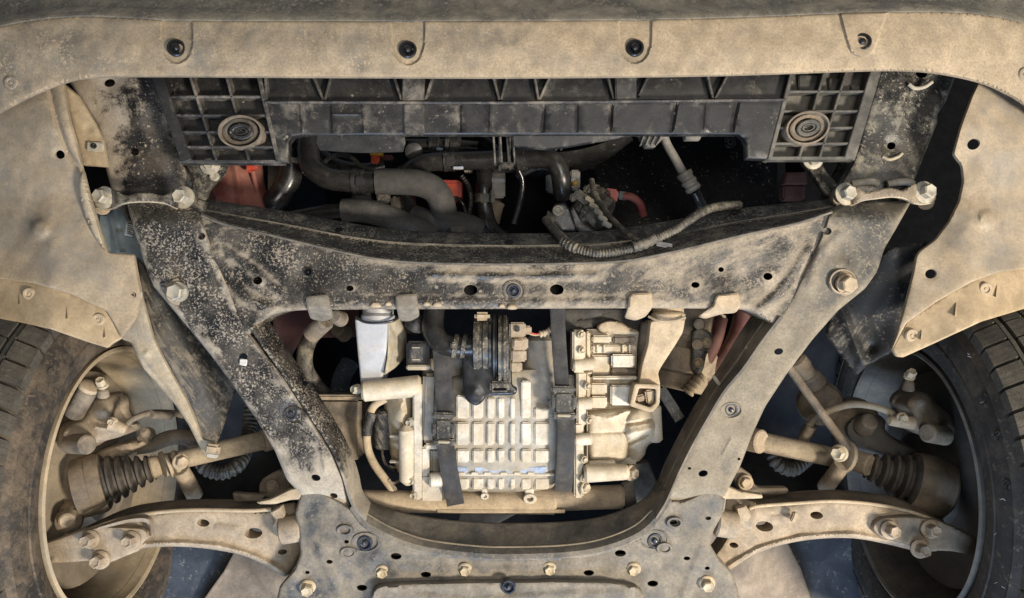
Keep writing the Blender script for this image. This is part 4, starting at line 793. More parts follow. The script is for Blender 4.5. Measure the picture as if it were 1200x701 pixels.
tube('flange_weld', [(x, y + .6, 1.166) for x, y in edgeA], 1.5, 'wallR', sf, n=8, seg=5); tube('weld_line', [(x, y, 1.2105) for x, y in rid], 1.0, 'wallR', sf, n=8, seg=5)
for x, y in ((397, 269), (597, 284)): rbox('slot', x - 5, y - 2.5, x + 5, y + 2.5, 1.206, .004, 'dark', sf, 1.5, -8 if x < 500 else 0)
# left diagonal arm
armL = [(146, 230), (190, 232), (236, 234), (238, 262), (250, 300), (270, 345), (292, 392), (306, 410), (330, 440), (358, 482), (388, 528), (402, 560), (408, 590), (420, 612), (380, 622), (352, 606), (350, 577), (336, 562), (322, 528), (302, 494), (276, 456), (250, 420), (224, 388), (196, 355), (180, 336), (168, 305), (158, 272)]
def dL(X, Y): return D0 - .002 + .034 * sst((262 - Y) / 26) + .010 * sst((235 - X) / 90) * sst((330 - Y) / 90) - .003 * sst((Y - 380) / 60) + .014 * sst((Y - 574) / 18)
sheet('side_arm', rnd(armL, 4), dL, 'armL', sf, holes=[ell(236, 277, 4.6, 4.2), ell(281, 367, 4.6, 4), ell(285, 418, 5.2, 4.2), ell(370, 560, 5.6, 3.8, 14, .2), ell(391, 581, 4.8, 3, 14, .2)], step=7, roll=5, rollh=.007, t=.06, feat=[('bump', 211, 342, 24, -.004), ('ridge', cr([(262, 330), (306, 398), (338, 450)], 4), 6, .005), ('ridge', [(300, 380), (335, 430)], 5, -.003), ('bump', 341, 485, 24, -.004), ('ridge', cr([(188, 300), (240, 350), (268, 395)], 4), 14, .003), ('ridge', [(375, 515), (381, 552)], 4, .003)], wobble=.0008)
innL = [(312, 372), (330, 400), (347, 426), (372, 462), (396, 500), (411, 530), (420, 556), (424, 575), (434, 590)]
outL_ = [(293, 385), (310, 410), (330, 438), (356, 478), (386, 524), (400, 556), (407, 580), (414, 596), (428, 612)]
midL = [(303, 378), (321, 405), (340, 433), (365, 470), (391, 511), (405, 541), (412, 566), (418, 585), (431, 601)]
loft('inner_wall', [[(x, y, 1.1600 + max(0, i - len(outL_) + 4) * .0032) for i, (x, y) in enumerate(outL_)], wd([tuple(np.array(a) * .7 + np.array(b) * .3) for a, b in zip(outL_, midL)], 1.1598), wd(midL, 1.178), wd(innL, 1.215), wd(innL, 1.235)], 'armL', sf, n=50, t=.004, smooth=28)
for x, y in ((356, 451),): rbox('slot', x - 3, y - 5, x + 3, y + 5, 1.188, .004, 'dark', sf, 1.5, 38)
# right diagonal arm
armR = [(1068, 236), (1050, 268), (1036, 292), (1028, 318), (1014, 338), (982, 364), (952, 398), (922, 438), (897, 476), (882, 508), (868, 545), (852, 576), (848, 606), (820, 622), (784, 612), (776, 588), (790, 560), (812, 520), (836, 472), (860, 440), (884, 410), (904, 384), (930, 345), (952, 300), (966, 268), (972, 246), (990, 236)]
def dR(X, Y): return D0 - .002 + .034 * sst((256 - Y) / 22) + .010 * sst((X - 965) / 90) * sst((330 - Y) / 90) - .003 * sst((Y - 380) / 60) + .014 * sst((Y - 574) / 18)
sheet('side_arm', rnd(armR, 4), dR, 'armR', sf, holes=[ell(969.5, 271, 5.2, 4.4), ell(919, 361, 4.2, 3.2), ell(912.5, 412, 5.4, 3.8, 14, -.2), ell(824, 555, 5.6, 3.8, 14, -.2), ell(866, 538, 1.8, 1.6), ell(808, 549, 2, 1.6)], step=7, roll=5, rollh=.007, t=.06, feat=[('bump', 988, 332, 25, -.004), ('bump', 985, 311, 14, .006), ('ridge', cr([(985, 272), (960, 300), (948, 335)], 4), 7, .004), ('bump', 857, 481, 22, -.004), ('ridge', [(846, 535), (858, 512)], 3, .0015)], wobble=.0008)
outR_ = [(918, 372), (895, 402), (873, 433), (850, 460), (832, 490), (812, 525), (795, 560), (782, 590), (770, 610)]
innR = [(884, 366), (868, 390), (850, 420), (832, 448), (812, 480), (795, 512), (780, 542), (770, 566), (757, 584)]
midR = [(900, 370), (880, 398), (860, 428), (840, 455), (822, 485), (803, 520), (787, 552), (776, 578), (764, 597)]
loft('inner_wall', [[(x, y, 1.1600 + max(0, i - len(outR_) + 4) * .0032) for i, (x, y) in enumerate(outR_)], wd([tuple(np.array(a) * .75 + np.array(b) * .25) for a, b in zip(outR_, midR)], 1.1600), wd([tuple(np.array(a) * .45 + np.array(b) * .55) for a, b in zip(outR_, midR)], 1.172), wd(midR, 1.192), wd(innR, 1.225), wd(innR, 1.245)], 'wallR', sf, n=50, t=.004, smooth=28)
tube('wall_seam', [(x, y, 1.190) for x, y in midR], 1.3, 'armR', sf, n=8)
for x, y, r in ((840, 446, -55), (879, 412, -50)): rbox('slot', x - 7, y - 2, x + 7, y + 2, 1.186, .004, 'silverside', sf, 1, -r)
# rear plate with curved front wall
uT = [(424, 575), (434, 588), (455, 597), (480, 604), (510, 609), (560, 613.5), (600, 614.5), (660, 613), (700, 608), (735, 597), (757, 584), (770, 566)]
uM = [(416, 588), (430, 602), (452, 615), (478, 626), (508, 634), (560, 640), (600, 641), (660, 639), (704, 632), (742, 617), (764, 598), (779, 576)]
uB = [(410, 596), (424, 614), (446, 628), (474, 640), (506, 648), (560, 654), (600, 655), (660, 653), (708, 646), (750, 630), (772, 610), (787, 586)]
loft('front_wall', [wd(moved(uB, 3), 1.167), wd(uB, 1.1645), wd([tuple(np.array(a) * .6 + np.array(b) * .4) for a, b in zip(uB, uM)], 1.1665), wd(uM, 1.1785), wd(moved(uM, -2), 1.183), wd(uT, 1.222), wd(moved(uT, -1), 1.244)], 'rear', sf, n=90, t=.004, smooth=28)
tube('seam', [(x, y, 1.178) for x, y in uM[1:-1]], 1.2, 'armR', sf, n=8)
plate = uB[:] + [(800, 588), (835, 572), (850, 585), (846, 604), (836, 622), (832, 638), (842, 654), (857, 670), (864, 688), (866, 708), (858, 790), (340, 790), (324, 704), (328, 686), (345, 668), (352, 648), (350, 624), (346, 600), (352, 578), (372, 574), (398, 588)]
holes = [ell(464, 652, 6.6, 3.9, 16), ell(499, 673.5, 6.2, 3.4, 16), ell(424, 689, 6.3, 3.6, 16), ell(727, 648.5, 6.6, 3.9, 16), ell(690, 671.5, 6.2, 3.4, 16), ell(765, 684, 6.3, 3.6, 16), ell(360, 671, 3, 2), ell(386, 658.5, 4, 2.4), ell(829, 666, 3, 2), ell(805, 654.5, 4, 2.4), ell(830, 607.5, 3.6, 2.2), ell(406, 635, 3, 2.2), ell(789, 612, 5, 3)]
rf = [('bump', 448, 668, 20, -.003), ('bump', 545, 665, 24, -.004), ('bump', 644, 664, 24, -.004), ('bump', 742, 665, 20, -.003), ('bump', 361, 690, 30, -.006), ('bump', 828, 688, 30, -.006), ('bump', 428, 636, 22, -.003), ('bump', 767, 633, 22, -.003), ('bump', 408, 648, 12, .003), ('bump', 778, 643, 12, .003),
      ('ridge', cr([(470, 664), (560, 668), (600, 668), (700, 660)], 4), 8, .002), ('ridge', [(372, 640), (398, 700)], 9, .003), ('ridge', [(824, 640), (800, 700)], 9, .003)]
sheet('rear_plate', rnd(plate, 3), lambda X, Y: D0 - .002 + .0 * X, 'rear', sf, holes=holes, step=7, roll=4, rollh=.005, t=.05, feat=rf, wobble=.0007)
cov = [(437, 790), (434, 700), (440, 689), (452, 685), (500, 683), (550, 682), (600, 681.5), (660, 681), (716, 682), (745, 687), (754, 694), (754, 790)]
sheet('rear_cover', rnd(cov, 4), lambda X, Y: 1.150 + 0 * X, 'rear', sf, step=8, roll=4, rollh=.005, t=.012, boxed=False, feat=[('step', [(480, 690), (552, 698), (650, 690), (730, 688)], 8, -.003), ('bump', 596, 686, 16, -.003), ('bump', 446, 698, 10, -.003), ('bump', 748, 693, 10, -.003)], wobble=.0006)
# bolts, clips and collars
for x, y in ((448, 668), (545, 665.5), (644, 664.5), (742, 665)): bolt(x, y + 1, D0 + .002, 6.6, sf, 'boltd', .010, 1.35, lean=((600 - x) / -3000, -.25))
for x, y in ((361, 687), (828, 682)): bolt(x, y, D0 + .003, 7.2, sf, 'boltd', .016, 1.35, lean=((600 - x) / -3000, -.25))
for x, y in ((404, 622), (408, 648), (791, 613), (779, 643)):
    ring('collar', ell(x, y, 10, 6.8, 20), ell(x, y, 6, 4, 20), D0 - .006, .01, 'rear', sf)
for x, y in ((428, 636), (767, 633)): clip(x, y, D0 - .001, 9, sf, 'blueclip'); ring('dish_rim', ell(x, y, 17, 12, 28), ell(x, y, 14.5, 9.8, 28), D0 - .003, .006, 'rear', sf)
clip(596, 687, 1.149, 8.5, sf, 'blueclip')
clip(602, 341, D0 - .0015, 8.5, sf, 'blueclip'); ring('dish_rim', ell(602, 341, 14, 13, 28), ell(602, 341, 11.5, 10.5, 28), D0 - .0035, .005, 'sub', sf)
clip(342, 484, D0 - .001, 8, sf, 'blueclip'); ring('dish_rim', ell(345, 487, 13.5, 11, 28, .3), ell(345, 487, 11, 8.6, 28, .3), D0 - .004, .005, 'armL', sf)
clip(856, 480, D0 - .001, 8, sf, 'blueclip'); ring('dish_rim', ell(857, 481.5, 13.5, 10, 28, -.1), ell(857, 481.5, 11.5, 8, 28, -.1), D0 - .004, .005, 'armR', sf)
clip(362, 319, D0 - .001, 5, sf, 'clip')
lathe('washer', (211, 342, 1.166), (211, 342, 1.18), [(0, .010), (0, .0205), (.003, .0215), (.006, .0215)], 'dusty', sf, 32); bolt(210, 342, 1.164, 10, sf, 'bolt', .018, 1.2, lean=(.10, -.05))
lathe('washer', (988, 332, 1.166), (988, 332, 1.18), [(0, .010), (0, .0185), (.003, .0195), (.006, .0195)], 'dusty', sf, 32); bolt(990, 333, 1.164, 10, sf, 'clamp', .018, 1.2, lean=(-.10, -.05)); ring('washer_ring', ell(988, 330, 16, 15, 30), ell(988, 330, 13.5, 12.5, 30), 1.160, .006, 'dusty', sf)
rbox('tag_clip', 280.5, 421, 289, 428.5, 1.160, .004, 'label', sf, .8, 8)
# folded tabs hanging from the rear edge of the crossmember
for pts, dd, mt_ in (([(358, 348), (384, 345), (387, 362), (390, 373), (378, 377), (364, 374), (360, 362)], 1.156, 'rear'), ([(463, 346), (488, 344), (490, 361), (491, 371), (480, 377), (468, 376), (465, 362)], 1.156, 'rear'), ([(737, 347), (742, 344), (764, 343), (765, 360), (757, 371), (745, 376), (732, 373), (736, 362)], 1.156, 'clamp'), ([(836, 358), (839, 346), (866, 343), (868, 359), (862, 367), (846, 368), (826, 374), (819, 371)], 1.156, 'clamp')):
    sheet('folded_tab', rnd(pts, 3.5), lambda X, Y, dd=dd: dd + .0022 * np.clip(Y - 361, 0, 30), mt_, sf, step=4, roll=2.2, rollh=.0025, t=.010, boxed=False, wobble=.0006)
for x, y, r in ((440, 358, 9), (455, 356, 6), (512, 357, 7), (500, 356, 6), (600, 360, 8), (588, 358, 5)):
    sheet('mud_clod', chaikin([(x - r, y + 3), (x - r * .5, y - r * .6), (x + r * .5, y - r * .5), (x + r, y + 3)], 2), 1.158, 'clamp', sf, step=3, roll=4, rollh=.006, t=.006)
# far dark cross tube and sheet seen through the opening
ex = thing('exhaust_crosspipe', 'dusty tan cross pipe behind the curved front wall of the subframe', 'pipe', (590, 590, 1.3))
boss(ex, (410, 587, 1.262), (652, 590, 1.262), .018, .018, 'clamp', 'pipe', .004, 28); boss(ex, (560, 588, 1.268), (731, 582, 1.268), .0195, .0195, 'dusty', 'pipe', .004, 28)
boss(ex, (512, 599, 1.247), (662, 599, 1.247), .0035, .0035, 'clamp', 'seam', .001, 8)
sheet('heat_plate', rnd([(520, 575), (655, 575), (655, 595), (520, 596)], 3), 1.285, 'curtain', ex, step=9, roll=3, t=.006)
pn = sheet('heat_shield', rnd([(540, 600), (610, 600), (575, 618), (566, 640), (530, 640)], 4), 1.36, 'carpet', None, step=10, roll=4, t=.004); tag(pn, 'brown heat shield corner below the cross pipe', 'heat shield')
for pts, lab in (([(735, 545), (760, 540), (780, 590), (748, 600)], 'dark strut at the right end of the tan cross pipe'),):
    q = sheet('strut', rnd(pts, 3), 1.40, 'wallR', None, step=9, roll=3, t=.02, boxed=False); tag(q, lab, 'strut')
st_ = sheet('support_stay', rnd([(728, 566), (742, 563), (746, 590), (734, 598)], 2), 1.27, 'wallR', None, step=6, roll=2, t=.006); tag(st_, 'short grey stay hanging below the gearbox bolt end', 'stay')
# brown box left of the gearbox
bx = thing('side_cover', 'tan box cover between the left subframe arm and the wiring of the gearbox', 'cover', (402, 495, 1.3))
rbox('cover_shell', 366, 466, 423, 540, 1.285, .08, 'dustyb', bx, 5); rbox('rim_strip', 366, 463, 424, 469, 1.279, .02, 'dusty', bx, 2)
# ================================================================== ENGINE MOUNTS
ml = thing('engine_mount_arm', 'silver wedge-shaped mount arm standing left of the gearbox', 'mount arm', (440, 410, 1.2))
sheet('arm_face', rnd([(416, 374), (455, 376), (453, 420), (447, 452), (444, 463), (424, 463), (420, 420)], 2), lambda X, Y: 1.215 + .0003 * (Y - 370), 'silver', ml, step=7, roll=2.5, rollh=.003, t=.05, boxed=False, wobble=.0004)
sheet('arm_side', rnd([(456, 375), (468, 372), (474, 386), (475, 404), (473, 420), (462, 432), (450, 440), (454, 420)], 2), lambda X, Y: 1.222 + .0030 * np.clip(X - 454, 0, 30), 'silverside', ml, step=6, roll=2, t=.02, boxed=False, feat=[('ridge', [(457, 380), (470, 400), (452, 436)], 5, -.004)])
boss(ml, (443, 368, 1.235), (443, 378, 1.235), .027, .027, 'silver', 'collar', .003, 28); tube('spring_ring', [(417, 372, 1.21), (428, 377.5, 1.205), (445, 378.5, 1.205), (460, 376, 1.21), (468, 371, 1.22)], 1.7, 'hose', ml, n=8); boss(ml, (443, 356, 1.24), (443, 371, 1.24), .025, .025, 'silver', 'collar', .003, 28)
mr_ = thing('engine_mount_arm', 'sand-coloured wedge-shaped mount arm standing right of the gearbox', 'mount arm', (770, 410, 1.2))
sheet('arm_face', rnd([(762, 376), (803, 374), (800, 390), (791, 405), (776, 428), (771, 437), (774, 452), (760, 453), (748, 451), (752, 428), (759, 404)], 3), lambda X, Y: 1.205 + .0003 * (Y - 370), 'clamp', mr_, step=7, roll=2.5, rollh=.003, t=.05, boxed=False, wobble=.0004)
sheet('arm_side', rnd([(752, 378), (762, 377), (758, 404), (750, 440), (746, 446), (746, 410)], 2), lambda X, Y: 1.225 + .003 * np.clip(760 - X, 0, 30), 'dustyb', mr_, step=6, roll=2, t=.02, boxed=False)
boss(mr_, (783, 366, 1.23), (783, 377, 1.23), .027, .027, 'clamp', 'collar', .003, 28); tube('spring_ring', [(760, 371, 1.205), (772, 376, 1.198), (790, 376, 1.198), (803, 372, 1.205)], 1.5, 'shaft', mr_, n=8); boss(mr_, (783, 355, 1.24), (783, 370, 1.24), .025, .025, 'clamp', 'collar', .003, 28)
ring('clamp_frame', rnd([(744, 450), (774, 451), (773, 474), (764, 484), (738, 476)], 3, 3), rnd([(749, 455), (769, 456), (768.5, 472), (762, 478), (744, 472)], 2, 3), 1.21, .035, 'clamp', mr_)
sheet('clamp_back', [(744, 452), (772, 453), (770, 474), (763, 481), (741, 474)], 1.238, 'dustyb', mr_, step=9, roll=0, t=.004); rbox('clamp_block', 757, 457, 768, 474, 1.218, .02, 'clamp', mr_, 2, -8); rbox('clamp_block', 745, 463, 757, 471, 1.222, .016, 'dusty', mr_, 2, -14)
# ================================================================== GEARBOX
gb = thing('gearbox', 'cast aluminium gearbox with raised rectangular pads on its cover and tan ribbed end', 'gearbox', (600, 500, 1.25))
def gd(X, Y): return 1.232 + .00001 * (X - 590) ** 2 * .16 + .012 * sst((480 - Y) / 60) + .010 * sst((Y - 545) / 30)
sheet('cover', rnd([(528, 442), (560, 436), (640, 430), (652, 470), (655, 480), (656, 558), (648, 572), (622, 577), (560, 577), (532, 575), (525, 560)], 4), gd, 'aluL', gb, step=7, roll=5, rollh=.010, t=.08, boxed=False, feat=[('ridge', [(560, 450), (600, 470)], 9, .004)], wobble=.0005)  # cover darker than its pads: groove shade put into the colour
cols = [(534.5, 549.5), (553.5, 566.5), (570.5, 579.5), (583, 591), (597.5, 603.5), (610.5, 622), (626, 644)]
rows = [(466, 491, 0), (495, 522, 1), (527, 542.5, 2), (560, 574, 4)]
for (x0, x1) in cols:
    for (y0, y1, r_) in rows:
        if r_ == 0 and x0 < 560: y0 -= 3
        if r_ == 0 and 605 < x0 < 625: y0 = 446
        if r_ == 0 and x0 > 625: y0 = 478
        z = float(gd(np.array([(x0 + x1) / 2]), np.array([(y0 + y1) / 2]))[0])
        rbox('pad', x0, y0, x1, y1, z - .0052, .010, 'alu', gb, 1.5, 0, .97)
for x0, x1 in ((534, 548), (556, 604), (608, 640)): rbox('sky_reflection_band', x0, 547, x1, 554.5, 1.2335, .006, 'bluepaint_reflection', gb, .8)  # pale blue strips stand in for sky reflected in the metal
rbox('lower_ledge', 533, 555, 650, 558, 1.234, .008, 'alu', gb, 1)
for x in (541, 556, 571, 590, 606, 622): rbox('tooth', x - 4, 553.5, x + 4, 557, 1.231, .006, 'alu', gb, .8)
for x, y, r in ((621, 585, 8), (568, 582, 5)):
    rbox('tab', x - r * .75, 566, x + r * .6, 584, 1.244, .006, 'alu', gb, 1)
    ring('eyelet', ell(x, y, r, r * .78, 20), ell(x, y, r * .46, r * .34, 20), 1.240, .008, 'alu', gb)
# left casting
boss(gb, (424, 459, 1.232), (494, 452, 1.238), .0165, .0175, 'aluR', 'mount_boss', .004, 24); bolt(420, 456, 1.235, 5, gb, 'bolt', .012, 1.2, lean=(.9, 0))
sheet('left_housing', rnd([(448, 456), (486, 452), (487, 505), (482, 570), (470, 560), (458, 535), (452, 505)], 4), lambda X, Y: 1.240 + .0011 * np.abs(X - 472), 'aluR', gb, step=7, roll=8, rollh=.02, t=.06, boxed=False, feat=[('bump', 468, 488, 20, .014, 1.4), ('ridge', [(455, 520), (484, 522)], 5, .004)])
boss(gb, (476, 498, 1.226), (478, 568, 1.235), .0125, .0135, 'aluR', 'vertical_boss', .008, 20); boss(gb, (450, 480, 1.27), (450, 525, 1.275), .016, .018, 'curtain', 'dark_plug', .004, 20); boss(gb, (444, 496, 1.285), (446, 520, 1.285), .020, .020, 'black', 'dark_plug', .004, 20)
rbox('flange', 483.5, 449, 494, 586, 1.224, .05, 'alu', gb, 2, 0); rbox('flange_foot', 492, 556, 521, 588, 1.232, .04, 'alu', gb, 3)
rbox('rib_block', 494, 438, 512, 520, 1.232, .05, 'aluL', gb, 4, 2); rbox('rib_block', 493, 524, 503, 560, 1.232, .04, 'alu', gb, 2); rbox('rib_block', 504, 526, 519, 556, 1.238, .04, 'aluL', gb, 3); rbox('rib_block', 510, 470, 530, 580, 1.256, .03, 'aluL', gb, 3)
rbox('rib_block', 497, 520, 520, 527, 1.228, .03, 'alu', gb, 2)
boss(gb, (503, 563, 1.224), (519, 562, 1.226), .012, .012, 'alu', 'boss', .003, 18); rbox('rib_block', 500, 566, 518, 584, 1.240, .03, 'aluL', gb, 2)
for x, y in ((482, 494), (482, 527), (484, 562), (487, 579)): bolt(x, y, 1.228, 4.2, gb, 'bolt', .010, 1.3, lean=(.5, -.2))
sheet('upper_shoulder', rnd([(494, 420), (545, 410), (560, 440), (530, 452), (495, 445)], 4), 1.26, 'aluL', gb, step=8, roll=6, rollh=.015, t=.05, boxed=False)
# smooth bulge above the pads
boss(gb, (634, 392, 1.285), (634, 480, 1.272), .030, .038, 'aluL', 'bulge', .012, 32)
sheet('bulge_foot', rnd([(620, 470), (650, 466), (652, 492), (628, 490)], 3), 1.236, 'aluL', gb, step=6, roll=4, rollh=.01, t=.03, boxed=False)
# right casting, tan
rbox('flange', 671, 387, 686, 437, 1.222, .05, 'aluR', gb, 2.2); rbox('flange', 676, 436, 687, 500, 1.226, .05, 'aluR', gb, 2); rbox('flange', 673, 496, 684, 584, 1.224, .05, 'aluR', gb, 2.2)
rbox('case_panel', 684, 386, 750, 545, 1.262, .06, 'aluR', gb, 4); rbox('case_panel', 664, 440, 676, 575, 1.25, .05, 'aluL', gb, 3)
for q in ((693, 393, 717, 402, 1.246, 'aluR'), (718, 394, 747, 402.5, 1.252, 'dustyb'), (692, 404, 747, 414, 1.250, 'aluR'), (716, 415, 745, 431, 1.240, 'alu'), (692, 416, 715, 440, 1.250, 'aluR'), (715, 432, 748, 440, 1.25, 'dustyb'), (692, 441, 749, 445, 1.236, 'aluR'), (691, 449, 712, 463, 1.246, 'aluR'), (715, 451, 743, 476, 1.240, 'alu'), (692, 464, 712, 479, 1.242, 'aluR'), (686, 386, 692, 480, 1.246, 'aluR')):
    rbox('case_block', *q[:5], .035, q[5], gb, 1.8, 0, .94)
boss(gb, (671, 428, 1.225), (698, 426, 1.228), .0095, .0105, 'aluR', 'boss', .003, 18); boss(gb, (675, 474, 1.225), (694, 472, 1.228), .0095, .0105, 'aluR', 'boss', .003, 18); boss(gb, (672, 516, 1.222), (694, 514, 1.225), .0095, .010, 'aluR', 'boss', .003, 18)
sheet('case_belly', rnd([(688, 482), (742, 479), (738, 500), (737, 536), (728, 543), (690, 541)], 5), lambda X, Y: 1.238 - .0 * X, 'aluR', gb, step=6, roll=7, rollh=.014, t=.05, boxed=False, feat=[('ridge', [(692, 508), (735, 506)], 3, -.003), ('ridge', cr([(690, 486), (715, 490), (738, 480)], 4), 4, .004)], wobble=.0004)
bell = sheet('diff_bell', chaikin([(728, 486), (742, 474), (762, 470), (772, 478), (774, 500), (770, 516), (758, 522), (756, 534), (746, 543), (734, 540), (729, 520)], 2), lambda X, Y: 1.250 - .024 * sst(1 - np.hypot(X - 750, Y - 502) / 45), 'aluR', gb, step=5, roll=10, rollh=.03, t=.08, boxed=False, feat=[('ridge', [(734, 498), (765, 492)], 3.5, -.007), ('ridge', [(732, 522), (758, 510)], 3.5, -.007), ('ridge', [(732, 510), (764, 502)], 5, .004)])
boss(gb, (766, 474, 1.25), (768, 518, 1.25), .012, .012, 'aluR', 'diff_rim', .004, 20)
boss(gb, (684, 555, 1.222), (737, 553, 1.222), .0145, .0125, 'aluR', 'starter_boss', .004, 24); boss(gb, (688, 549, 1.232), (722, 547, 1.232), .012, .012, 'alu', 'starter_boss', .004, 20); bolt(738, 554, 1.222, 6.5, gb, 'clamp', .013, 1.45, lean=(-.95, 0))
boss(gb, (678, 572, 1.23), (686, 572, 1.23), .012, .010, 'clamp', 'boss', .003, 16); bolt(684, 571, 1.224, 5.5, gb, 'boltd', .010, 1.3, lean=(-.8, 0))
# ================================================================== RIGHT HOUSING AND RED AXLE RINGS
ms = thing('axle_housing', 'tan stepped round axle housing right of the sand-coloured mount arm', 'housing', (800, 420, 1.33))
lathe('housing_body', (815, 362, 1.40), (792, 470, 1.385), [(0, .050), (.004, .058), (.055, .060), (.057, .056), (.075, .056), (.079, .060), (.120, .060), (.124, .050), (.15, .046)], 'dusty', ms, 40)
for x, y in ((819, 380), (817, 404)): lathe('stud', (x, y, 1.30), (x + 2, y - 1, 1.33), [(0, .004), (.002, .009), (.02, .010)], 'dusty', ms, 16)
sheet('bolted_ear', chaikin([(812, 383), (834, 388), (836, 402), (828, 414), (824, 436), (816, 441), (810, 430), (812, 412)], 1), 1.318, 'railR', ms, step=5, roll=3, t=.014, boxed=False); bolt(828, 402, 1.314, 4.5, ms, 'clamp', .010, 1.4, lean=(.4, 0)); bolt(819, 425, 1.314, 4.5, ms, 'clamp', .010, 1.4, lean=(.4, 0))
tube('conduit_end', [(806, 460, 1.33), (815, 449, 1.325), (825, 441, 1.325)], 7.5, 'clamp', ms, n=14, corr=(.008, .002))
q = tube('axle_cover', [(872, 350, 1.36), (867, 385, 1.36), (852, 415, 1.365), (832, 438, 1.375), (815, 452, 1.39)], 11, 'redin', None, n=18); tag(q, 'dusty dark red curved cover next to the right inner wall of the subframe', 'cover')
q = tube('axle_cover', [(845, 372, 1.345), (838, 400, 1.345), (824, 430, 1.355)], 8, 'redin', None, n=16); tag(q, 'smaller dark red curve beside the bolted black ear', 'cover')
# loose strap end by the differential
def strap(name, pts, w, d_t, material, par=None):                    # webbing: pts (x,y,d) centre line, w px wide
    q = [np.array(p, float) for p in cr(pts, 6)] if len(pts) > 2 else [np.array(p, float) for p in resample(pts, 12)]
    bm = bmesh.new(); Lf = []
    for i, p in enumerate(q):
        e = q[min(i + 1, len(q) - 1)][:2] - q[max(i - 1, 0)][:2]; e /= np.linalg.norm(e); nn = np.array([-e[1], e[0]]) * w / 2
        row = []
        for k in (-1, -.93, -.5, 0, .5, .93, 1): row.append(bm.verts.new(P(p[0] + nn[0] * k, p[1] + nn[1] * k, p[2] + (.0006 if abs(k) == 1 else 0) + .0006 * math.sin(i * 1.3))))
        Lf.append(row)
    bk = [[bm.verts.new(v.co + Vector((0, 0, d_t))) for v in r] for r in Lf]
    for i in range(len(Lf) - 1):
        for k in range(6):
            bm.faces.new([Lf[i][k], Lf[i][k + 1], Lf[i + 1][k + 1], Lf[i + 1][k]]); bm.faces.new([bk[i][k], bk[i + 1][k], bk[i + 1][k + 1], bk[i][k + 1]])
        bm.faces.new([Lf[i][0], Lf[i + 1][0], bk[i + 1][0], bk[i][0]]); bm.faces.new([Lf[i + 1][6], Lf[i][6], bk[i][6], bk[i + 1][6]])
    for r, s in ((0, 1), (-1, -1)):
        for k in range(6): bm.faces.new([Lf[r][k + 1], Lf[r][k], bk[r][k], bk[r][k + 1]])
    return finish(name, bm, material, par, 40)
q = strap('strap_end', [(774, 456, 1.26), (786, 474, 1.258), (797, 492, 1.256)], 13, .003, 'buckle'); tag(q, 'short grey webbing end slanting off the tan differential bell', 'strap')
for lab, up, dn, bk_ in (('left black webbing strap over the gearbox, buckle level with its second pad row', [(517, 408, 1.222), (519, 440, 1.215), (521, 470, 1.211), (522, 488, 1.209)], [(521, 515, 1.214), (526, 550, 1.212), (534, 592, 1.228)], (506, 484, 533, 523)),
                         ('right black webbing strap over the gearbox, buckle higher than the left one', [(653, 360, 1.222), (655, 400, 1.216), (657, 430, 1.211), (659, 456, 1.209)], [(663, 485, 1.213), (663, 530, 1.212), (660, 576, 1.23)], (646, 453, 675, 492))):
    s = thing('lashing_strap', lab, 'strap', ((bk_[0] + bk_[2]) / 2, bk_[1], 1.21), 'lashing straps round the gearbox')
    strap('webbing', up, 20.5 if bk_[0] < 600 else 17, .003, 'webbing', s); strap('webbing', dn, 20.5, .003, 'webbing', s)
    x0, y0, x1, y1 = bk_; xm = (x0 + x1) / 2
    rbox('buckle_body', x0 + 3, y0 + 6, x1 - 3, y1 - 6, 1.203, .010, 'buckle', s, 3); rbox('buckle_bar', x0, y0, x1, y0 + 7, 1.201, .011, 'buckle', s, 2, 2); rbox('buckle_bar', x0 + 1, y1 - 8, x1 + 1, y1, 1.201, .011, 'buckle', s, 2, 2)
    for k, (xx, ww) in enumerate(((x0 + 2, 4), (x1 - 2, 4))): rbox('buckle_prong', xx - 3, y0 + 11, xx + 3, y1 - 12, 1.202, .008, 'buckle', s, 2)
    rbox('buckle_slot', x0 + 7, y1 - 6.2, x1 - 6, y1 - 3, 1.1995, .003, 'silverside', s, .8, 2)
    for yy in (up[1][1], up[2][1]): rbox('stitch_line', up[1][0] - 9, yy, up[1][0] + 10, yy + 1.1, up[1][2] - .006, .006, 'silverside', s, 0, -2) if False else None
wl = thing('wiring_cable', 'tan taped wiring cable curling down left of the gearbox casting', 'cable', (440, 530, 1.26))
tube('cable', [(452, 467, 1.25), (440, 474, 1.25), (434, 484, 1.25), (430, 505, 1.25), (431, 525, 1.252), (438, 543, 1.255), (450, 560, 1.26), (461, 575, 1.265), (467, 584, 1.27)], 4.8, 'clamp', wl, n=12)
tube('tape', [(436, 484, 1.246), (430.5, 500, 1.246), (430, 510, 1.247)], 5.8, 'curtain', wl, n=12); tube('wire', [(446, 556, 1.258), (460, 566, 1.258), (474, 560, 1.27)], 1.6, 'dustyb', wl, n=8); tube('wire', [(448, 530, 1.27), (456, 548, 1.27), (476, 553, 1.28)], 1.6, 'hose', wl, n=8); tube('wire', [(447, 524, 1.27), (453, 545, 1.27), (476, 549, 1.28)], 1.6, 'dustyb', wl, n=8)
tube('tail', [(455, 562, 1.258), (463, 576, 1.262), (468, 588, 1.268)], 2.4, 'dustyb', wl, n=8)
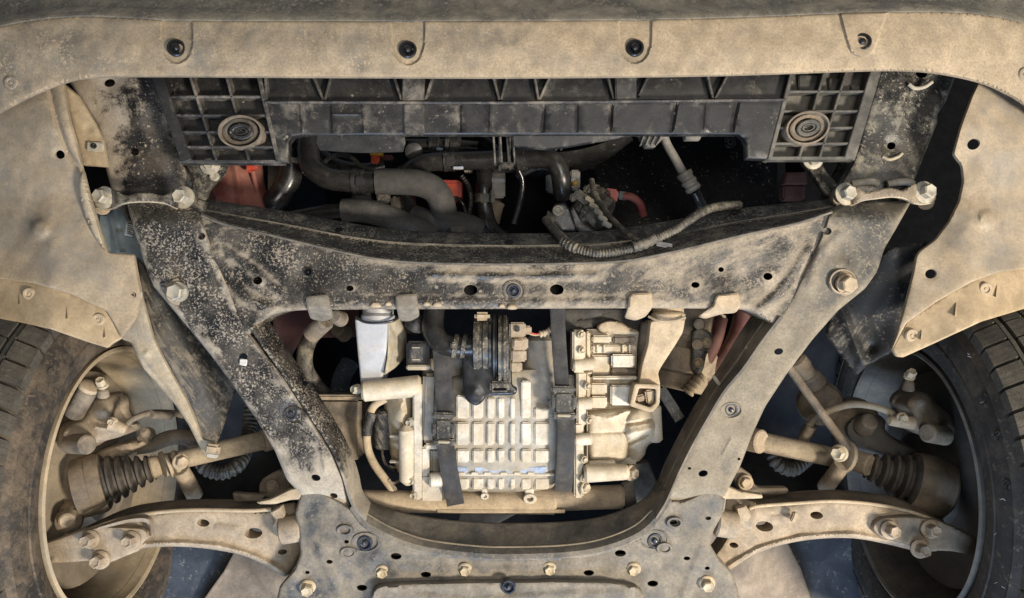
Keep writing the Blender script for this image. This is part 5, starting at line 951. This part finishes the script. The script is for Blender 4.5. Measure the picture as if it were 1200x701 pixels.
# ================================================================== PUMP WITH BRACKET, AND ITS HOSE
pu = thing('coolant_pump', 'black round pump with grimy rings on a black bracket above the padded cover', 'pump', (575, 410, 1.2))
sheet('bracket', rnd([(541, 414), (548, 400), (600, 400), (600, 452), (607, 455), (604, 463), (570, 464), (565, 472), (558, 476), (549, 472), (543, 464)], 4), 1.212, 'clip', pu, step=7, roll=3, rollh=.004, t=.010, boxed=False, feat=[('bump', 556, 460, 12, .003)])
def drum(x0, x1, y0, y1, d, material, rings_=3, par=None):
    r = m((y1 - y0) / 2, d); xm = (y0 + y1) / 2; L = m(x1 - x0, d); pr = [(0, r * .82), (.002, r * .94)]
    for k in range(rings_): pr += [(L * (k + .1) / rings_, r), (L * (k + .62) / rings_, r), (L * (k + .72) / rings_, r * .93), (L * (k + .98) / rings_, r * .93)]
    return lathe('drum', (x0, xm, d + r * .6), (x1, xm, d + r * .6), pr + [(L, r * .8)], material, par, 36)
drum(555, 577, 372, 434, 1.200, 'motor', 2, pu); drum(578, 583, 366, 446, 1.196, 'black', 1, pu); drum(584, 596, 368, 450, 1.190, 'motor', 2, pu)
rbox('foot', 574, 447, 597, 460, 1.200, .02, 'motor', pu, 2.5); rbox('foot_slot', 578, 455, 594, 458, 1.1985, .003, 'dark', pu, .6); rbox('pump_cap', 556, 366, 574, 376, 1.198, .02, 'clamp', pu, 3); rbox('pump_lug', 566, 372, 578, 430, 1.212, .03, 'hose', pu, 2)
cn = thing('pump_connector', 'dusty tan plug block clipped to the right of the pump', 'connector', (608, 405, 1.2))
for q in ((597, 378, 616, 396, 1.198), (600, 396, 619, 410, 1.196), (599, 410, 617, 424, 1.200), (598, 424, 612, 436, 1.204), (614, 382, 623, 392, 1.206), (596, 386, 603, 432, 1.210)): rbox('block', *q, .03, 'dusty', cn, 1.8)
rbox('latch', 602, 398, 612, 406, 1.192, .01, 'clamp', cn, 1.2); rbox('latch', 603, 382, 609, 389, 1.193, .01, 'hose', cn, 1.2)
ph = thing('pump_hose', 'thick black elbow hose feeding the pump', 'hose', (520, 385, 1.22)); tube('hose', [(512, 345, 1.26), (508, 368, 1.245), (508, 388, 1.232), (518, 402, 1.225), (536, 406, 1.222), (555, 406, 1.224)], 13, 'hose', ph, n=20)
for x in (531, 541): lathe('hose_clamp', (x, 405, 1.221), (x + 6, 406, 1.221), [(0, .018), (.001, .0198), (.007, .0198), (.008, .018)], 'motor', ph, 28)
rbox('clamp_screw', 528, 401, 536, 410, 1.198, .01, 'motor', ph, 2)
bc = thing('black_connector', 'square black plug housing between silver mount arm and pump hose', 'connector', (487, 415, 1.24)); rbox('plug_body', 476, 400, 503, 434, 1.238, .04, 'black', bc, 2.5); rbox('plug_face', 480, 404, 495, 424, 1.232, .01, 'rib', bc, 2); rbox('plug_rim', 476, 428, 504, 434, 1.230, .012, 'silverside', bc, 1.5)
for y in (407, 421): rbox('plug_line', 483, y, 492, y + 1.2, 1.2312, .002, 'silverside', bc, 0)
bx2 = lathe('idler', (490, 375, 1.27), (488, 380, 1.32), [(0, .010), (.002, .022), (.03, .024)], 'hose', None, 28); tag(bx2, 'black round knob above the square plug housing', 'knob')
tb = sheet('trim_board', rnd([(655, 360), (738, 360), (755, 374), (752, 390), (736, 388), (716, 379), (692, 385), (660, 390)], 4), lambda X, Y: 1.265 + .0 * X, 'foam', None, step=7, roll=6, rollh=.01, t=.03, boxed=False, feat=[('ridge', [(676, 374), (705, 372)], 3, -.004)]); tag(tb, 'dark grey padded trim above the tan gearbox casting', 'trim')
og = sheet('gasket_flap', chaikin([(699, 381), (712, 375), (727, 377), (738, 384), (750, 388), (748, 393), (730, 392), (712, 391), (702, 389)], 1), lambda X, Y: 1.250 + .0 * X, 'clamp', None, step=5, roll=3, rollh=.006, t=.01, boxed=False); tag(og, 'curled yellow-tan flap under the grey padded trim', 'flap')
cw = tube('corrugated_conduit', [(660, 350, 1.24), (657, 365, 1.235), (651, 380, 1.232), (642, 389, 1.23), (632, 392, 1.228)], 4.2, 'clamp', None, n=12, corr=(.0055, .0014)); tag(cw, 'short tan corrugated conduit running to the pump plug', 'conduit')
for k, mt_ in enumerate(('redconn', 'clamp')):
    q = tube('plug_wire', [(634, 391 + k, 1.227), (627, 391.5 + k * 1.5, 1.222), (619, 389 + k * 2, 1.215)], .9, mt_, None, n=6); tag(q, ('thin red' if k == 0 else 'thin tan') + ' wire between tan plug and corrugated conduit', 'wire')
# left of the silver mount arm
lg = thing('bush_pipe', 'dusty pipe stub and bush hanging below the left folded tab of the crossmember', 'pipe', (385, 385, 1.22))
boss(lg, (392, 371, 1.205), (400, 374, 1.235), .011, .013, 'dustyb', 'bush'); boss(lg, (382, 376, 1.215), (364, 393, 1.24), .0145, .0145, 'dustyb', 'stub')
hb = thing('bent_grey_hose', 'grey bent hose in the gap left of the silver mount arm', 'hose', (362, 420, 1.33)); tube('hose', [(366, 392, 1.30), (358, 410, 1.31), (358, 432, 1.32), (370, 452, 1.34), (386, 470, 1.36)], 9.5, 'conduit', hb, n=16); tube('hose', [(410, 425, 1.5), (400, 445, 1.48), (398, 470, 1.46)], 11, 'haze_navy', hb, n=16)
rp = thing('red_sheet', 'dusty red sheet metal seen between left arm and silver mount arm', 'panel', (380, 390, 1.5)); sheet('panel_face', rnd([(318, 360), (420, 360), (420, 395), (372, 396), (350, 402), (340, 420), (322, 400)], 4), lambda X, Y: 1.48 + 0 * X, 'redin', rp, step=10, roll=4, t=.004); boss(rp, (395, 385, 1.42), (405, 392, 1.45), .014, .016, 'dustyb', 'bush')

for x, y in ((672, 392), (673, 410), (680, 452), (682, 492), (676, 538), (675, 560)): bolt(x + 7, y, 1.221, 3.6, gb, 'boltd', .009, 1.3, lean=(-.55, -.1))
for y in (420, 436, 487): rbox('case_rib', 688, y, 694, y + 2.5, 1.238, .02, 'aluR', gb, .8)
for x in (699, 707, 729, 737): rbox('case_rib', x, 404, x + 1.8, 414, 1.246, .02, 'aluR', gb, .6)
rbox('parting_line', 687.5, 482, 689, 545, 1.232, .02, 'aluL', gb, .5)
for y in (510, 540): rbox('casting_step', 456, y, 474, y + 3, 1.232, .03, 'aluL', gb, 1)
# ================================================================== ENGINE BAY ABOVE THE CROSSMEMBER
def hose(label, pts, r, material='hose', n=20, cat='hose', name='coolant_hose'):
    c = pts[len(pts) // 2]; t_ = thing(name, label, cat, c[:3]); tube('hose', pts, r, material, t_, n=n, seg=9); return t_
def sleeve(par, pts, r, material='foam', name='foam_sleeve'):
    return tube(name, pts, r, material, par, n=22, seg=9)
def clampring(par, a, b, r, material='black', screw=True):
    L = (P(*b) - P(*a)).length
    lathe('hose_clamp', a, b, [(0, r * .9), (.0008, r * 1.10), (L * .25, r * 1.10), (L * .3, r * 1.04), (L * .7, r * 1.04), (L * .75, r * 1.10), (L - .0008, r * 1.10), (L, r * .9)], material, par, 28)
    if screw: rbox('clamp_lug', (a[0] + b[0]) / 2 - 5, (a[1] + b[1]) / 2 - 6, (a[0] + b[0]) / 2 + 6, (a[1] + b[1]) / 2 + 5, min(a[2], b[2]) - r * 1.22, .012, material, par, 1.5, 5)
h = hose('glossy black hose bending from the tray cutout into a foam-sleeved run', [(361, 160, 1.36), (361, 178, 1.345), (366, 196, 1.335), (382, 208, 1.33), (405, 212, 1.325), (430, 213, 1.325), (450, 213, 1.325)], 13)
clampring(h, (413, 212.5, 1.325), (428, 213, 1.325), .0195); sleeve(h, [(441, 213, 1.325), (465, 213, 1.325), (490, 214.5, 1.325), (507, 221, 1.33), (516, 233, 1.34), (520, 247, 1.36), (522, 262, 1.38)], 15.5)
lathe('neck_ring', (361, 160, 1.36), (361, 171, 1.352), [(0, .017), (.002, .021), (.012, .021), (.014, .018)], 'black', h, 24)
h = hose('black hose with a pale collar bending behind the left tray leg', [(342, 176, 1.40), (341, 195, 1.40), (339, 210, 1.40), (330, 226, 1.40), (318, 240, 1.40), (300, 256, 1.42)], 13.5)
lathe('pale_collar', (341.5, 186, 1.395), (341, 193, 1.395), [(0, .018), (.001, .0235), (.009, .0235), (.010, .02)], 'grey', h, 26)
h = hose('low foam-sleeved hose sinking behind the left part of the crossmember', [(335, 258, 1.36), (358, 253, 1.345), (380, 249, 1.335), (410, 247, 1.33), (435, 249, 1.33), (462, 258, 1.34), (490, 270, 1.36), (515, 276, 1.38)], 9)
sleeve(h, [(402, 247, 1.33), (420, 246.5, 1.328), (438, 249, 1.328), (462, 257, 1.335), (485, 267, 1.35), (505, 273, 1.37)], 14.0)
h = hose('foam-sleeved hose dropping and turning right beneath the upper sleeved run', [(478, 222, 1.40), (479, 238, 1.395), (485, 252, 1.385), (502, 258, 1.375), (525, 260, 1.37), (548, 263, 1.37), (566, 273, 1.38)], 9)
sleeve(h, [(486, 253, 1.384), (503, 258, 1.372), (525, 259, 1.366), (545, 262, 1.366), (563, 270, 1.375)], 12.5); rbox('sleeve_tag', 528, 265, 545, 272, 1.335, .003, 'curtain', h, 1)
h = hose('black hose arching from the foam sleeves to the middle junction', [(470, 218, 1.42), (476, 205, 1.40), (488, 195, 1.38), (505, 190, 1.37), (530, 189, 1.365), (560, 188, 1.365), (585, 187, 1.365)], 11)
clampring(h, (520, 189.5, 1.365), (533, 189, 1.365), .0165); rbox('paint_mark', 531, 195, 543, 198.5, 1.346, .002, 'bluepaint_reflection', h, .6)
h = hose('straight black connector pipe just below the tray edge', [(470, 171, 1.40), (490, 171, 1.40), (520, 171, 1.40), (560, 174, 1.40)], 8.5, name='connector_pipe', cat='pipe'); clampring(h, (503, 171, 1.40), (516, 171, 1.40), .0165, 'black', False); clampring(h, (522, 171, 1.40), (540, 172, 1.40), .0175); rbox('paint_mark', 511, 173, 519, 176, 1.378, .002, 'bluepaint_reflection', h, .6)
lathe('oval_cap', (485, 178, 1.38), (485, 176, 1.40), [(0, .010), (.002, .016), (.02, .018)], 'black', h, 20)
h = hose('short vertical black hose with spring clamp before the grey casting', [(567, 198, 1.42), (567, 215, 1.41), (567, 232, 1.41), (569, 250, 1.415), (576, 268, 1.43), (590, 280, 1.45)], 9.5); clampring(h, (567, 227, 1.41), (567, 238, 1.41), .0158, 'motor'); rbox('clamp_lug', 575, 222, 580, 238, 1.39, .012, 'motor', h, 1.2)
h = hose('thick black hose arching from the middle junction down to the motor', [(604, 187, 1.36), (618, 185, 1.355), (635, 184.5, 1.35), (648, 188, 1.345), (655, 198, 1.345), (658, 212, 1.35), (660, 230, 1.37)], 11.5)
lathe('neck_band', (606, 187, 1.358), (617, 185.5, 1.355), [(0, .018), (.001, .0205), (.015, .0205), (.016, .018)], 'black', h, 26)
for x in (637, 649, 656): pass
h = hose('thin black pipe crossing above the straight connector pipe', [(520, 165, 1.44), (545, 160, 1.43), (570, 166, 1.42), (584, 182, 1.41), (590, 196, 1.41)], 6, name='thin_pipe', cat='pipe')
h = hose('black hose in the dark behind the glossy bent hose', [(372, 178, 1.46), (385, 188, 1.45), (400, 196, 1.44), (425, 200, 1.44), (450, 196, 1.45)], 9)
jb = thing('hose_junction', 'black moulded hose junction standing in the middle below the tray', 'junction', (593, 190, 1.36)); rbox('junction_body', 576, 178, 606, 198, 1.372, .05, 'black', jb, 3); rbox('junction_rib', 584, 160, 587, 200, 1.35, .02, 'rib', jb, .8); rbox('junction_rib', 596, 160, 599, 198, 1.35, .02, 'rib', jb, .8); rbox('junction_lip', 586, 190, 602, 196, 1.345, .02, 'tray_right', jb, 1.5)
lowb = thing('hose_bracket', 'dark clip bracket joining the sleeved hose to the hose below', 'bracket', (424, 230, 1.36)); sheet('bracket_plate', rnd([(412, 222), (432, 222), (438, 236), (426, 240), (412, 238)], 2), 1.36, 'black', lowb, step=7, roll=2, t=.01, boxed=False); rbox('clip_block', 441, 226, 456, 238, 1.35, .02, 'motor', lowb, 2); rbox('clip_block', 458, 230, 472, 245, 1.40, .03, 'dustyb', lowb, 2)
# red and orange things
rdp = thing('red_body_rail', 'dusty red painted body rail below the left corner of the tray', 'body rail', (272, 215, 1.4))
sheet('rail_side', rnd([(240, 224), (247, 210), (262, 188), (282, 180), (296, 180), (300, 215), (314, 250), (296, 260), (244, 240)], 4), lambda X, Y: 1.36 + .0004 * np.abs(X - 268), 'red', rdp, step=8, roll=4, rollh=.006, t=.05, boxed=False, feat=[('ridge', cr([(272, 182), (278, 210), (282, 245)], 4), 7, .008)], wobble=.0006)
boss(rdp, (292, 196, 1.35), (302, 195, 1.35), .0065, .0065, 'redconn', 'stud', .001, 12); lathe('stud_flange', (291, 196, 1.35), (293, 196, 1.35), [(0, .010), (.003, .010)], 'redconn', rdp, 14); tube('red_tube', [(296, 200, 1.36), (299, 215, 1.37), (303, 232, 1.38)], 3, 'red', rdp, n=10)
bgp = rbox('grey_bracket', 313, 189, 337, 226, 1.46, .05, 'dustyb', None, 3); tag(bgp, 'dull brown-grey block between red body rail and black hoses', 'block')
oc = thing('orange_plug', 'small bright orange plug with yellow top under the tray', 'connector', (438, 184, 1.44)); rbox('plug_body', 434.5, 180, 444, 192, 1.43, .03, 'orange', oc, 1.5); rbox('plug_top', 433, 177.5, 448, 181.5, 1.425, .02, 'yellow', oc, 1); rbox('plug_side', 446, 181, 460, 187, 1.45, .02, 'redin', oc, 1.5)
oc = thing('orange_coupler', 'orange-red high-voltage coupler behind the foam-sleeved bend', 'connector', (526, 222, 1.43)); rbox('coupler_body', 516, 212, 536, 234, 1.43, .05, 'orange', oc, 2); rbox('coupler_side', 533, 212, 541, 232, 1.435, .04, 'redconn', oc, 1.5); rbox('coupler_leg', 523, 232, 530, 250, 1.44, .03, 'redconn', oc, 1.5); rbox('coupler_rim', 514, 211, 538, 215, 1.425, .02, 'redconn', oc, 1); tube('coupler_loop', [(526, 236, 1.42), (535, 232, 1.42), (543, 240, 1.42), (547, 252, 1.43)], 2.2, 'hose', oc, n=10)
gc = thing('grey_casting', 'pale grey engine casting behind the short vertical hose', 'casting', (590, 225, 1.47)); rbox('casting_face', 575, 200, 592, 232, 1.47, .08, 'grey', gc, 2); rbox('casting_edge', 575, 209, 592, 214, 1.463, .02, 'silver', gc, 1); boss(gc, (586, 236, 1.49), (575, 262, 1.50), .022, .016, 'dustyb', 'casting_neck')
gc = rbox('grey_block', 640, 203, 652, 224, 1.45, .06, 'grey', None, 2); tag(gc, 'pale grey block left of the arching thick hose', 'block')
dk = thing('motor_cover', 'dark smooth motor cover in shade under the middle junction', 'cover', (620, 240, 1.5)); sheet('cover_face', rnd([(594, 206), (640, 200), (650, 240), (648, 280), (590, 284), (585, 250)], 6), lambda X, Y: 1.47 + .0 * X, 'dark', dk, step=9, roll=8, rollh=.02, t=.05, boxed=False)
du = thing('air_duct', 'dark grey curved air duct sweeping below the tray flap', 'duct', (670, 180, 1.4)); loft('duct_wall', [[(600, 178, 1.40), (660, 178, 1.39), (700, 170, 1.37), (735, 156, 1.35)], [(600, 196, 1.43), (665, 192, 1.41), (705, 181, 1.39), (740, 160, 1.37)], [(604, 208, 1.47), (668, 204, 1.45), (706, 190, 1.43), (742, 164, 1.41)]], 'hose', du, n=30, t=.006)
# AC pipe with crimped end
ac = thing('ac_pipe', 'dull metal pipe with crimped collar in the black space on the right', 'pipe', (800, 200, 1.42)); tube('pipe', [(776, 152, 1.40), (781, 168, 1.40), (790, 184, 1.40), (800, 202, 1.40), (806, 212, 1.40)], 5.2, 'grey', ac, n=16)
lathe('crimp_collar', (801, 202, 1.40), (815, 226, 1.40), [(0, .008), (.001, .0145), (.008, .0145), (.010, .0125), (.016, .0125), (.018, .0145), (.022, .0145), (.024, .0125), (.029, .0125), (.031, .0145), (.037, .0145), (.040, .010)], 'grey', ac, 24); tube('rubber_end', [(814, 224, 1.40), (820, 236, 1.41), (828, 250, 1.43)], 6.5, 'hose', ac, n=14)
# motor terminal with ribbed body
mo = thing('motor_terminal', 'grimy ribbed round motor terminal hanging above the crossmember', 'motor', (697, 245, 1.36))
a, b = (676, 232, 1.385), (722, 262, 1.36)
lathe('terminal_body', (683, 236, 1.40), (716, 256, 1.375), [(0, .026), (.004, .038), (.012, .040), (.013, .036), (.022, .036), (.023, .041), (.032, .041), (.033, .034), (.050, .032), (.052, .024)], 'motor', mo, 36)
for k in range(5): rbox('cooling_lug', 685 + k * 5.2, 238 + k * 7.2 - 7, 697 + k * 5.2, 238 + k * 7.2 - 2, 1.33 + .002 * k, .02, 'silverside', mo, 1.2, 32)
rbox('terminal_clip', 672, 225, 692, 236, 1.345, .02, 'motor', mo, 2, 38); rbox('terminal_clip', 684, 216, 693, 226, 1.35, .02, 'motor', mo, 2, 38); rbox('terminal_cap', 668, 226, 676, 236, 1.35, .02, 'railR', mo, 2, 10)
sheet('terminal_guard', rnd([(672, 238), (684, 260), (700, 272), (680, 272), (668, 262), (666, 246)], 3), 1.365, 'hose', mo, step=6, roll=3, t=.01, boxed=False)
rcn = thing('red_connector', 'red plug with black boot behind the ribbed motor terminal', 'connector', (717, 228, 1.4)); rbox('plug_body', 709, 221, 724, 237, 1.40, .03, 'redconn', rcn, 2, 6); rbox('plug_tail', 724, 224, 735, 234, 1.405, .02, 'black', rcn, 2, 8); boss(rcn, (696, 222, 1.42), (710, 226, 1.41), .015, .017, 'black', 'rubber_boot'); tube('red_cable', [(730, 230, 1.41), (740, 231, 1.41), (749, 238, 1.415), (754, 252, 1.43)], 4.6, 'red', rcn, n=12)
vp = thing('valve_port', 'small pale valve with yellow cap beside the arching thick hose', 'valve', (674, 212, 1.41)); rbox('valve_body', 668, 199, 680, 222, 1.41, .03, 'grey', vp, 2); rbox('valve_block', 667, 209, 675, 220, 1.40, .02, 'silver', vp, 1.2); lathe('yellow_cap', (674, 215, 1.39), (674, 214, 1.41), [(0, .003), (.001, .0048), (.012, .005)], 'yellow', vp, 14)
hk = thing('harness_bracket', 'black bracket with one brass bolt holding the wiring harness', 'bracket', (657, 250, 1.33)); sheet('bracket_plate', rnd([(650, 238), (662, 236), (668, 244), (674, 262), (676, 271), (658, 272), (648, 262), (641, 262), (644, 250)], 2), 1.345, 'clip', hk, step=6, roll=2.5, rollh=.004, t=.012, boxed=False); bolt(654, 247, 1.341, 4.4, hk, 'bolt', .007, 1.5); sheet('grey_tab', rnd([(642, 246), (652, 256), (646, 264), (638, 262)], 1.5), 1.335, 'curtain', hk, step=5, roll=2, t=.006)
# harness lying across the crossmember flange
hn = thing('wiring_harness', 'dusty corrugated wiring harness sagging over the crossmember flange', 'wiring harness', (700, 290, 1.18))
tube('conduit', [(640, 258, 1.29), (648, 268, 1.24), (658, 278, 1.205), (668, 287, 1.185), (684, 294, 1.175), (704, 297, 1.170), (728, 294, 1.170), (752, 287, 1.172), (775, 277, 1.175), (795, 267, 1.18), (812, 255, 1.19), (828, 246, 1.205), (846, 241.5, 1.225), (866, 240.5, 1.25)], 5.3, 'conduit', hn, n=14, corr=(.0046, .0011))
tube('branch_cable', [(693, 211, 1.33), (696, 224, 1.315), (702, 237, 1.30), (712, 251, 1.27), (725, 265, 1.23), (738, 276, 1.195), (752, 285, 1.172)], 3.6, 'conduit', hn, n=12, corr=(.005, .0008))
tube('tape_wrap', [(660, 283, 1.19), (668, 288, 1.180), (676, 291.5, 1.174)], 6.6, 'motor', hn, n=14, corr=(.006, .0012)); tube('tape_wrap', [(742, 289.5, 1.168), (754, 286, 1.168), (768, 279, 1.170)], 6.8, 'conduit', hn, n=14, corr=(.008, .0010))
rbox('cable_tie', 768, 284, 790, 290, 1.178, .006, 'hose', hn, 2, 12)
# far right dark red thing and back wall
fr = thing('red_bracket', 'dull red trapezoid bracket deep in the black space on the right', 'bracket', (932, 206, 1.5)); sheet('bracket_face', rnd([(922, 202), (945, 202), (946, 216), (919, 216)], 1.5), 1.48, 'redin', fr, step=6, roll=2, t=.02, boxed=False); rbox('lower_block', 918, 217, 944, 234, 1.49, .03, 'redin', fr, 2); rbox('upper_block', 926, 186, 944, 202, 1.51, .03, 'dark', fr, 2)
for k, (x0, y0, x1, y1, lab) in enumerate(((690, 150, 912, 270, 'flat black plate speckled with dirt deep behind the right part of the tray'),)):
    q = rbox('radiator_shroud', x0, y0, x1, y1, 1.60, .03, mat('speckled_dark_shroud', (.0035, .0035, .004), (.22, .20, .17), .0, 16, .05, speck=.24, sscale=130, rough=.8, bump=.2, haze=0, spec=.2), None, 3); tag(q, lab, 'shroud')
lathe_b = thing('shroud_screw', 'small dark screw head on the black shroud near the right tray leg', 'screw', (855, 167, 1.59)); bolt(855, 167, 1.596, 5, lathe_b, 'hose', .008, 1.4)
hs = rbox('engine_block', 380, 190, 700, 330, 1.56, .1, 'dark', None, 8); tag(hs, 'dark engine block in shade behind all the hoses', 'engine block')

# smaller lines, clamps and plugs among the hoses
def small(label, pts, r, material, cat='cable', name='thin_cable', corr=None):
    q = tube(name, pts, r, material, None, n=10, corr=corr); return tag(q, label, cat)
small('thin black cable looping behind the glossy bent hose', [(380, 190, 1.42), (392, 182, 1.41), (410, 184, 1.41), (424, 195, 1.41), (440, 200, 1.41)], 2.6, 'conduit')
small('thin ribbed black cable beside the orange-red coupler', [(541, 206, 1.40), (549, 218, 1.40), (552, 236, 1.40), (548, 258, 1.41)], 3.0, 'hose', corr=(.005, .0008))
small('thin dark cable dropping from the middle junction', [(606, 196, 1.38), (612, 212, 1.39), (610, 235, 1.40), (602, 262, 1.41)], 3.4, 'hose')
small('slim dark hose crossing under the arching thick hose', [(606, 206, 1.40), (622, 198, 1.39), (640, 196, 1.385), (652, 206, 1.39), (655, 226, 1.40)], 5, 'hose', 'hose', 'slim_hose')
for (x, y, d, w_, h_, mt_, lab) in ((470, 200, 1.40, 12, 9, 'black', 'black plug above the foam-sleeved bend'), (404, 201, 1.42, 26, 7, 'black', 'long black plug housing above the glossy bent hose'), (548, 198, 1.40, 10, 7, 'motor', 'grimy plug beside the short vertical hose'), (631, 191, 1.345, 12, 5, 'silverside', 'dusty pale clip on the arching thick hose')):
    t_ = thing('cable_plug', lab, 'connector', (x, y, d)); rbox('plug_body', x - w_ / 2, y - h_ / 2, x + w_ / 2, y + h_ / 2, d, .02, mt_, t_, 1.5, 4); rbox('plug_latch', x - w_ / 5, y - h_ / 2 - 1.5, x + w_ / 5, y + 1, d - .004, .008, mt_, t_, .8, 4)
